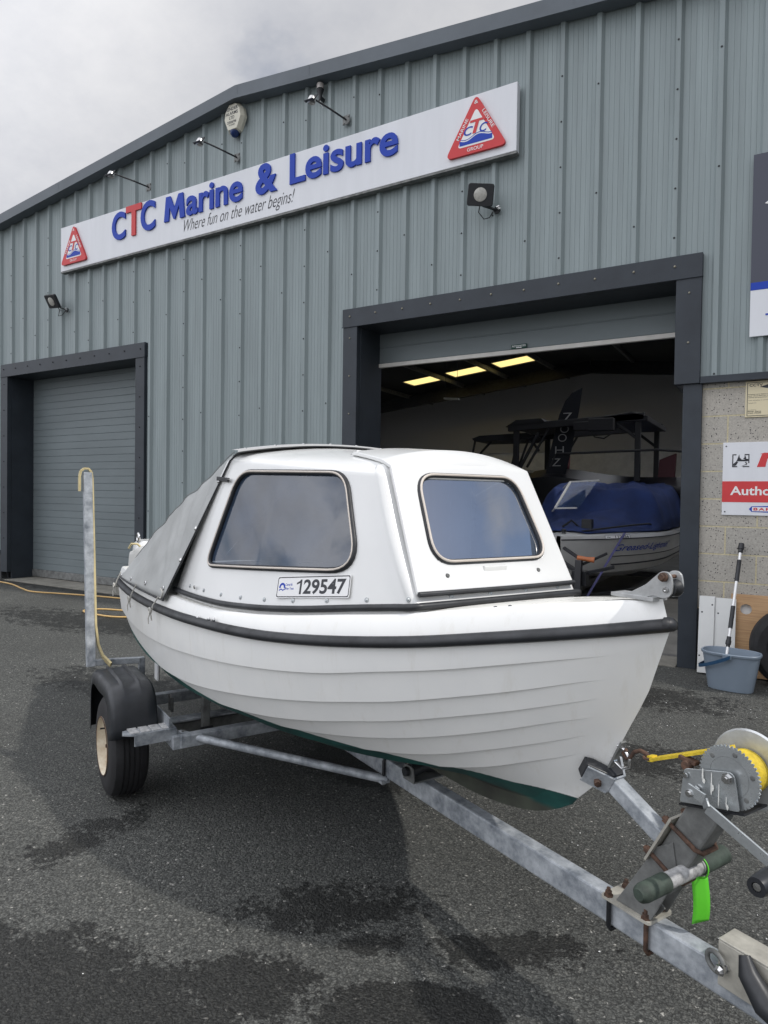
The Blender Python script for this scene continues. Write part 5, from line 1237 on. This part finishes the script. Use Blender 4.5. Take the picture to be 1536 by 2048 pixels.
# ------------------------------------------------------------------ hose
hs = [(-13.6, 6.0), (-12.6, 5.9), (-12.1, 5.93), (-11.3, 5.95), (-10.4, 5.92), (-9.7, 5.72), (-9.25, 5.62), (-8.7, 5.75), (-8.0, 5.9), (-7.2, 5.95), (-6.5, 5.7), (-6.3, 5.3), (-6.6, 5.0), (-7.05, 4.98), (-7.25, 5.04), (-7.28, 5.16), (-7.1, 5.28), (-6.7, 5.35), (-6.2, 5.3), (-5.6, 5.0)]
mb = MB(); pts = []
for i in range(len(hs)-1):
    p0, p1, p2, p3 = [Vector(hs[min(max(i+k, 0), len(hs)-1)]) for k in (-1, 0, 1, 2)]
    for k in range(6):
        t = k/6; q = .5*((2*p1)+(p2-p0)*t+(2*p0-5*p1+4*p2-p3)*t*t+(3*p1-p0-3*p2+p3)*t**3); pts.append((q.x, q.y, .012))
mb.tube(pts, .011, 8); tag(mb.build('garden_hose', HOSE, smooth=60), 'long yellow hose snaking over the asphalt in front of the closed door', 'hose')
# ------------------------------------------------------------------ inside the workshop
rb = thing('blue_covered_boat', 'white and grey motor boat under a crumpled blue cover just inside the open door', 'boat', (-2.28, 7.72, 0), 0)
mb = MB(); rows = []
LB = 6.6
def bw(y): return .96*(1-(1-min(1, (y+.01)/2.3))**2.3)+.015
for i in range(61):
    y = LB*(i/60)**1.5; w = bw(y); zg = .965+.012*y
    rows.append([(w*k, y+dy, z) for k, z, dy in ((.97, zg+.045, .02), (1.0, zg, 0), (.985, zg-.06, .01), (.95, zg-.20, .05), (.945, zg-.215, .055), (.90, zg-.31, .09), (.895, zg-.32, .095), (.82, zg-.42, .14), (.45, .40+.25*math.exp(-y*1.4), .25), (0, .34+.45*math.exp(-y*1.6), .3))])
for s_ in (1, -1): mb.grid([[(p[0]*s_, p[1], p[2]) for p in r] for r in rows])
hm = mb.build('hull', mat('grey_gelcoat', (.52, .52, .51), .3, n_scale=3, n_amt=.06), rb, smooth=30, weld=True)
mb = MB()
for s_ in (1, -1): mb.grid([[(r[1][0]*s_+s_*.012, r[1][1]-.012, r[1][2]+.008), (r[1][0]*s_+s_*.012, r[1][1]-.012, r[1][2]-.006)] for r in rows])
mb.build('gunwale_strip', INK, rb)
mb = MB(); mb.grid([[(r[0][0]*k, r[0][1], r[0][2]+.05*(1-abs(k))**.8*min(1, r[0][0]/.5)) for k in [q/8-1 for q in range(17)]] for r in rows]); mb.build('foredeck', GEL, rb, smooth=60)
mb = MB()
for s_ in (1, -1): mb.tube([(r[6][0]*s_+s_*.004, r[6][1], r[6][2]) for r in rows[12:]], .009, 6); mb.tube([(r[4][0]*s_+s_*.002, r[4][1], r[4][2]) for r in rows[12:]], .005, 6)
split(mb, 'side_stripe', INK, rb)
mb = MB(); rows2 = []
for i in range(131):
    y = .34+6.1*(i/130)**1.25; w = bw(y)*.955-.02 if y > 1.6 else bw(y)*(.80+.155*max(0, (y-.9)/.7))-.02; row = []
    h = interp(y, [.3, .45, 1.2, 1.55, 1.8, 2.4, 6.5], [.02, .05, .15, .25, .54, .61, .63])
    for j in range(61):
        k = j/30-1; zz = 1.035+.012*y+h*(1-abs(k)**(12 if y > 2.2 else 3+9*max(0, min(1, (y-1.5)/.7))))
        fold = noise.noise(Vector((k*1.6+y*.9, y*.8-k*1.4, 2)))*.09-abs(noise.noise(Vector((k*1.3+y*1.6, k*2.6-y*.7, 9))))*.13+abs(noise.noise(Vector((k*3+y*2.6, k*2.2-y*1.6, 5))))*.05
        am = min(1, (1-abs(k))*6+.12)*min(1, h*2.2)
        row.append((w*k*(1.0)+fold*.35*k*am, y, zz+fold*am))
    rows2.append(row)
mb.grid(rows2); mb.build('blue_cover', COVB, rb, smooth=70, solid=.004)
mb = MB(); mb.bar((-.42, 1.25, 1.32), (-.33, 1.65, 1.69), .028, .02); mb.bar((-.33, 1.65, 1.69), (.05, 1.70, 1.71), .022, .02); mb.bar((-.42, 1.25, 1.32), (-.12, 1.22, 1.33), .022, .02)
mb.bar((-.42, 1.25, 1.32), (-.62, 1.75, 1.25), .022, .02); mb.bar((-.33, 1.65, 1.69), (-.5, 1.9, 1.6), .02, .02)
mb.build('windscreen_frame', mat('white_frame', (.72, .72, .72), .4), rb)
mb = MB(); mb.grid([[(-.41, 1.26, 1.32), (-.1, 1.24, 1.33)], [(-.33, 1.64, 1.68), (.03, 1.68, 1.70)]]); mb.build('windscreen', CLEAR, rb)
def on_side(y, k0, k1, f, out):
    i = 0
    while rows[i+1][k0][1] < y: i += 1
    t = (y-rows[i][k0][1])/(rows[i+1][k0][1]-rows[i][k0][1]); A = Vector(rows[i][k0]).lerp(Vector(rows[i+1][k0]), t); B = Vector(rows[i][k1]).lerp(Vector(rows[i+1][k1]), t)
    T = Vector(rows[i+1][k0])-Vector(rows[i][k0]); nn = Vector((T.y, -T.x, 0)).normalized()
    return A.lerp(B, f)+nn*out+Vector((0, 0, out*.2))
def wrap(mb, y0, k0, k1, f1, hh, out, sc):
    """lay flat (u, v, w) shapes on the topside: u metres along, v 0..hh up"""
    mb.v = [tuple(on_side(y0+v[0]*sc, k0, k1, f1*(1-v[1]/hh), out+v[2])) for v in mb.v]; return mb
for sd, y0 in ((1, .50),):
    mb = MB().grid([[(u*.03, v, 0) for u in range(16)] for v in (0, .058)]); pbm = wrap(mb, y0, 0, 1, .97, .06, .003, .80).build('number_plate', WHT, rb)
    mb = MB()
    for a, c, z0, z1 in ((0, .45, 0, .004), (0, .45, .054, .058)): mb.grid([[(a+(c-a)*u/15, z, 0) for u in range(16)] for z in (z0, z1)])
    for a, c in ((0, .006), (.444, .45)): mb.grid([[(q, z, 0) for q in (a, c)] for z in (.004, .054)])
    put_text(mb, '112036', (.17, .009, 0), (1, 0, 0), (0, 1, 0), w=.255, h=.040, off=.02); put_text(mb, '~', (.03, .02, 0), (1, 0, 0), (0, 1, 0), w=.06, h=.016, off=.02)
    wrap(mb, y0, 0, 1, .97, .06, .0045, .80).build('plate_number', INK, pbm)
mb = MB(); put_text(mb, "Greased-Lightnin'", (0, 0, 0), (1, 0, 0), (0, 1, 0), w=1.25, h=.14, shear=.55, off=.003); wrap(mb, .62, 2, 3, .85, .15, .006, 1.0).build('name_lettering', BLUE, rb)
mb = MB(); mb.tube([(.18, .35, 1.06), (.42, .62, 1.10), (.62, 1.0, 1.13), (.74, 1.5, 1.14), (.80, 2.0, 1.08)], .012, 8); mb.lathe((.0, .22, 1.03), EZ, [(0, .03), (.02, .02), (.05, .03), (.06, .0001)], 12)
mb.build('bow_rail', DARKST, rb, smooth=50)
mb = MB(); mb.tube([(-.1, .5, 1.1), (0, .55, 1.18), (.08, .6, 1.1), (-.02, .62, 1.07), (-.12, .7, 1.12)], .014, 6); mb.box(.12, .24, .55, .66, 1.06, 1.2); mb.build('anchor_and_rope', DARKST, rb)
# its trailer: black frame, orange V rollers
bt = thing('black_trailer', 'black boat trailer with orange rollers under the blue covered boat', 'trailer', (-2.28, 7.72, 0), 0)
mb = MB(); mb.bar((0, -.9, .30), (0, 4.0, .36), .07, .10); mb.bar((-.7, 3, .33), (.7, 3, .33), .07, .07); mb.bar((.65, .9, .32), (.65, 3.4, .32), .06, .08); mb.bar((-.65, .9, .32), (-.65, 3.4, .32), .06, .08); mb.bar((0, -.6, .31), (.65, .9, .32), .06, .07); mb.bar((0, -.6, .31), (-.65, .9, .32), .06, .07)
mb.bar((.35, -.45, .3), (.35, -.4, .78), .07, .07, up=(0, 1, 0)); mb.bar((.35, -.32, .78), (.15, -.3, .90), .05, .03); mb.bar((.35, -.32, .72), (.62, -.28, .86), .05, .03); mb.bar((.35, -.32, .62), (.70, -.3, .72), .06, .04); mb.bar((.35, -.32, .62), (.08, -.3, .78), .06, .04)
mb.box(.27, .43, -.40, -.26, .5, .66)
mb.build('frame', DRK, bt, bevel=.005)
OR = mat('orange_roller', (.55, .18, .07), .5, n_scale=10, n_amt=.2)
for a, b in (((.32, -.36, .80), (.50, -.34, .785)), ((.10, -.36, .76), (.14, -.35, .58))):
    MB().tube([a, Vector(a).lerp(Vector(b), .5), b], [.03, .024, .032], 12).build('roller', OR, bt, smooth=50)
for s in (-1, 1):
    MB().lathe((s*.95, 3.2, .30), (s, 0, 0), [(0, .12), (0, .26), (.03, .30), (.14, .30), (.17, .26), (.17, .12)], 28).build('wheel', TYRE, bt, smooth=35)
MB().bar((.60, .72, 1.05), (.38, -.15, .35), .03, .003).build('tie_strap', mat('strap_violet', (.06, .06, .16), .7), bt)
# dark wakeboard boat with tower behind
wk = thing('wake_boat', 'black wakeboard boat with a dark tower frame deep inside the workshop', 'boat', (-3.2, 12.3, 0), 0)
mb = MB(); rows = []
for i in range(31):
    x = -2.1+4.2*i/30; w = 1.0*(1-(1-min(1, (x+2.12)/1.8))**2.4)+.01; zg = 1.75+.16*math.exp(-((x+.3)/.8)**2)
    rows.append([(x, -w*k, z) for k, z in ((.55, zg+.08), (1.0, zg-.08), (1.0, zg-.3), (.8, 1.0), (0, .7))])
mb.grid(rows); mb.grid([[(p[0], -p[1], p[2]) for p in r] for r in rows]); mb.grid([[(r[0][0], r[0][1], r[0][2]), (r[0][0], -r[0][1], r[0][2])] for r in rows])
mb.build('hull', DRK, wk, smooth=40)
mb = MB(); mb.grid([[(-.9+.06*i, -.62, 1.93-.006*i*i*.4), (-.9+.06*i, -.5, 1.97-.006*i*i*.4)] for i in range(25)]); mb.build('deck_trim', mat('trim_cream', (.45, .43, .36), .4), wk, solid=.02)
TW = mat('tower_black', (.02, .021, .025), .6)
mb = MB()
for y in (-.9, .9):
    mb.bar((-.95, y, 1.8), (-.95, y, 2.72), .10, .07, up=(0, 1, 0)); mb.bar((1.1, y, 1.75), (1.1, y, 2.75), .09, .07, up=(0, 1, 0)); mb.bar((-1.1, y, 2.70), (1.2, y, 2.80), .10, .12)
    mb.bar((-.92, y, 1.9), (-.55, y, 2.6), .05, .05); mb.bar((-.75, y, 2.0), (-.35, y, 2.7), .04, .04); mb.bar((.75, y, 2.72), (1.08, y, 2.45), .06, .05)
mb.prism([(-1.15, 2.72), (-.95, 2.84), (-.5, 2.85), (-.4, 2.76)], ((0, -.95, 0), EX, EZ), (0, 1.9, 0)); mb.prism([(.55, 2.82), (1.0, 2.88), (1.25, 2.80), (1.25, 2.72), (.55, 2.72)], ((0, -.95, 0), EX, EZ), (0, 1.9, 0))
mb.box(.35, .75, -1.1, -.9, 2.58, 2.78); mb.box(.1, .38, -1.08, -.92, 2.6, 2.74)
mb.build('tower', TW, wk, bevel=.01)
mb = MB(); mb.tube([(.35, -1.05, 2.6), (.45, -1.05, 2.48), (.6, -1.05, 2.45), (.75, -1.05, 2.55)], .012, 6); mb.tube([(-.3, -1, 2.0), (-.2, -1, 2.22), (1.4, -1, 2.25), (1.9, -1, 2.2), (1.95, -1, 1.8)], .02, 6); mb.build('cables', TW, wk)
mb = MB()
for x0, x1, c in ((-.45, -.15, 0), (1.35, 1.6, 0)): mb.prism([(x0, 1.8), (x1, 1.8), (x1+.02, 2.22), (x0+.02, 2.12)], ((0, -.5, 0), EX, EZ), (0, .12, 0))
split(mb, 'seat_back', mat('seat_red', (.07, .012, .02), .6), wk)
b2 = thing('bimini_frame', 'dark folded bimini frame beside the black tower boat', 'frame', (-4.3, 11.8, 0), 0)
mb = MB(); mb.prism([(-.75, 2.55), (-.6, 2.60), (.3, 2.62), (.42, 2.56), (.3, 2.5), (-.7, 2.5)], ((0, -.3, 0), EX, EZ), (0, .8, 0)); mb.build('canvas_top', TW, b2)
mb = MB()
for a, b in (((-.72, 2.55), (-.9, 1.6)), ((-.4, 2.5), (-.6, 2.3)), ((-.6, 2.3), (-.85, 1.9)), ((.1, 2.5), (.0, 1.6)), ((.1, 2.5), (-.1, 1.6)), ((.3, 2.5), (.05, 1.8)), ((.35, 2.5), (.5, 2.3)), ((-.85, 2.0), (.1, 2.02))):
    mb.tube([(a[0], -.2, a[1]), (b[0], -.2, b[1])], .022, 8)
mb.build('hoops', TW, b2)
# feather flag
ff = thing('feather_flag', 'tall black feather flag with pale vertical lettering beside the back boat', 'flag', (-3.2, FY+5.2, 0), 0)
FLAGPTS = [(-3.72, 1.35), (-3.56, 2.215), (-3.464, 2.644), (-3.40, 2.90), (-3.30, 3.13), (-3.18, 3.27), (-3.024, 3.344), (-3.06, 3.05), (-3.10, 2.80), (-3.19, 2.29), (-3.31, 1.78), (-3.40, 1.35)]
FLM = mat('flag_navy', (.008, .010, .016), .8)
def fp(p): return (p[0]+3.2, p[1])
pf = FLAGPTS
MB().prism([fp(p) for p in pf], ((0, 0, 0), EX, EZ), (0, .01, 0)).build('banner', FLM, ff)
mb = MB()
for chx, x, z in (('7', -3.27, 2.80), ('O', -3.32, 2.59), ('O', -3.355, 2.44), ('H', -3.40, 2.23), ('Z', -3.45, 2.02)):
    put_text(mb, chx, (x+3.2-.07, -.004, z), EX, EZ, w=.15, h=.13, off=-.01)
split(mb, 'flag_letter', mat('flag_print', (.4, .4, .4), .7), ff)
MB().tube([(-.2, .02, 0)]+[(fp(p)[0]-.01, .02, p[1]) for p in FLAGPTS[:6]], .010, 8).build('flag_pole', DARKST, ff)
# hanging lamp
hl = thing('hanging_lamp', 'small unlit strip lamp hanging on two wires inside the workshop', 'lamp', (-7.28, 15.3, 4.0), 0)
MB().prism([(-.2, -.02), (.2, -.06), (.2, -.10), (-.2, -.06)], ((0, -.06, 0), EX, EZ), (0, .12, 0)).build('lamp_body', mat('lamp_white', (.6, .6, .55), .5), hl)
MB().cyl((-.18, 0, -.02), (-.18, 0, 1.9), .006, 6).build('suspension_wire', DARKST, hl); MB().cyl((.14, 0, -.05), (.14, 0, 1.9), .006, 6).build('suspension_wire', DARKST, hl)
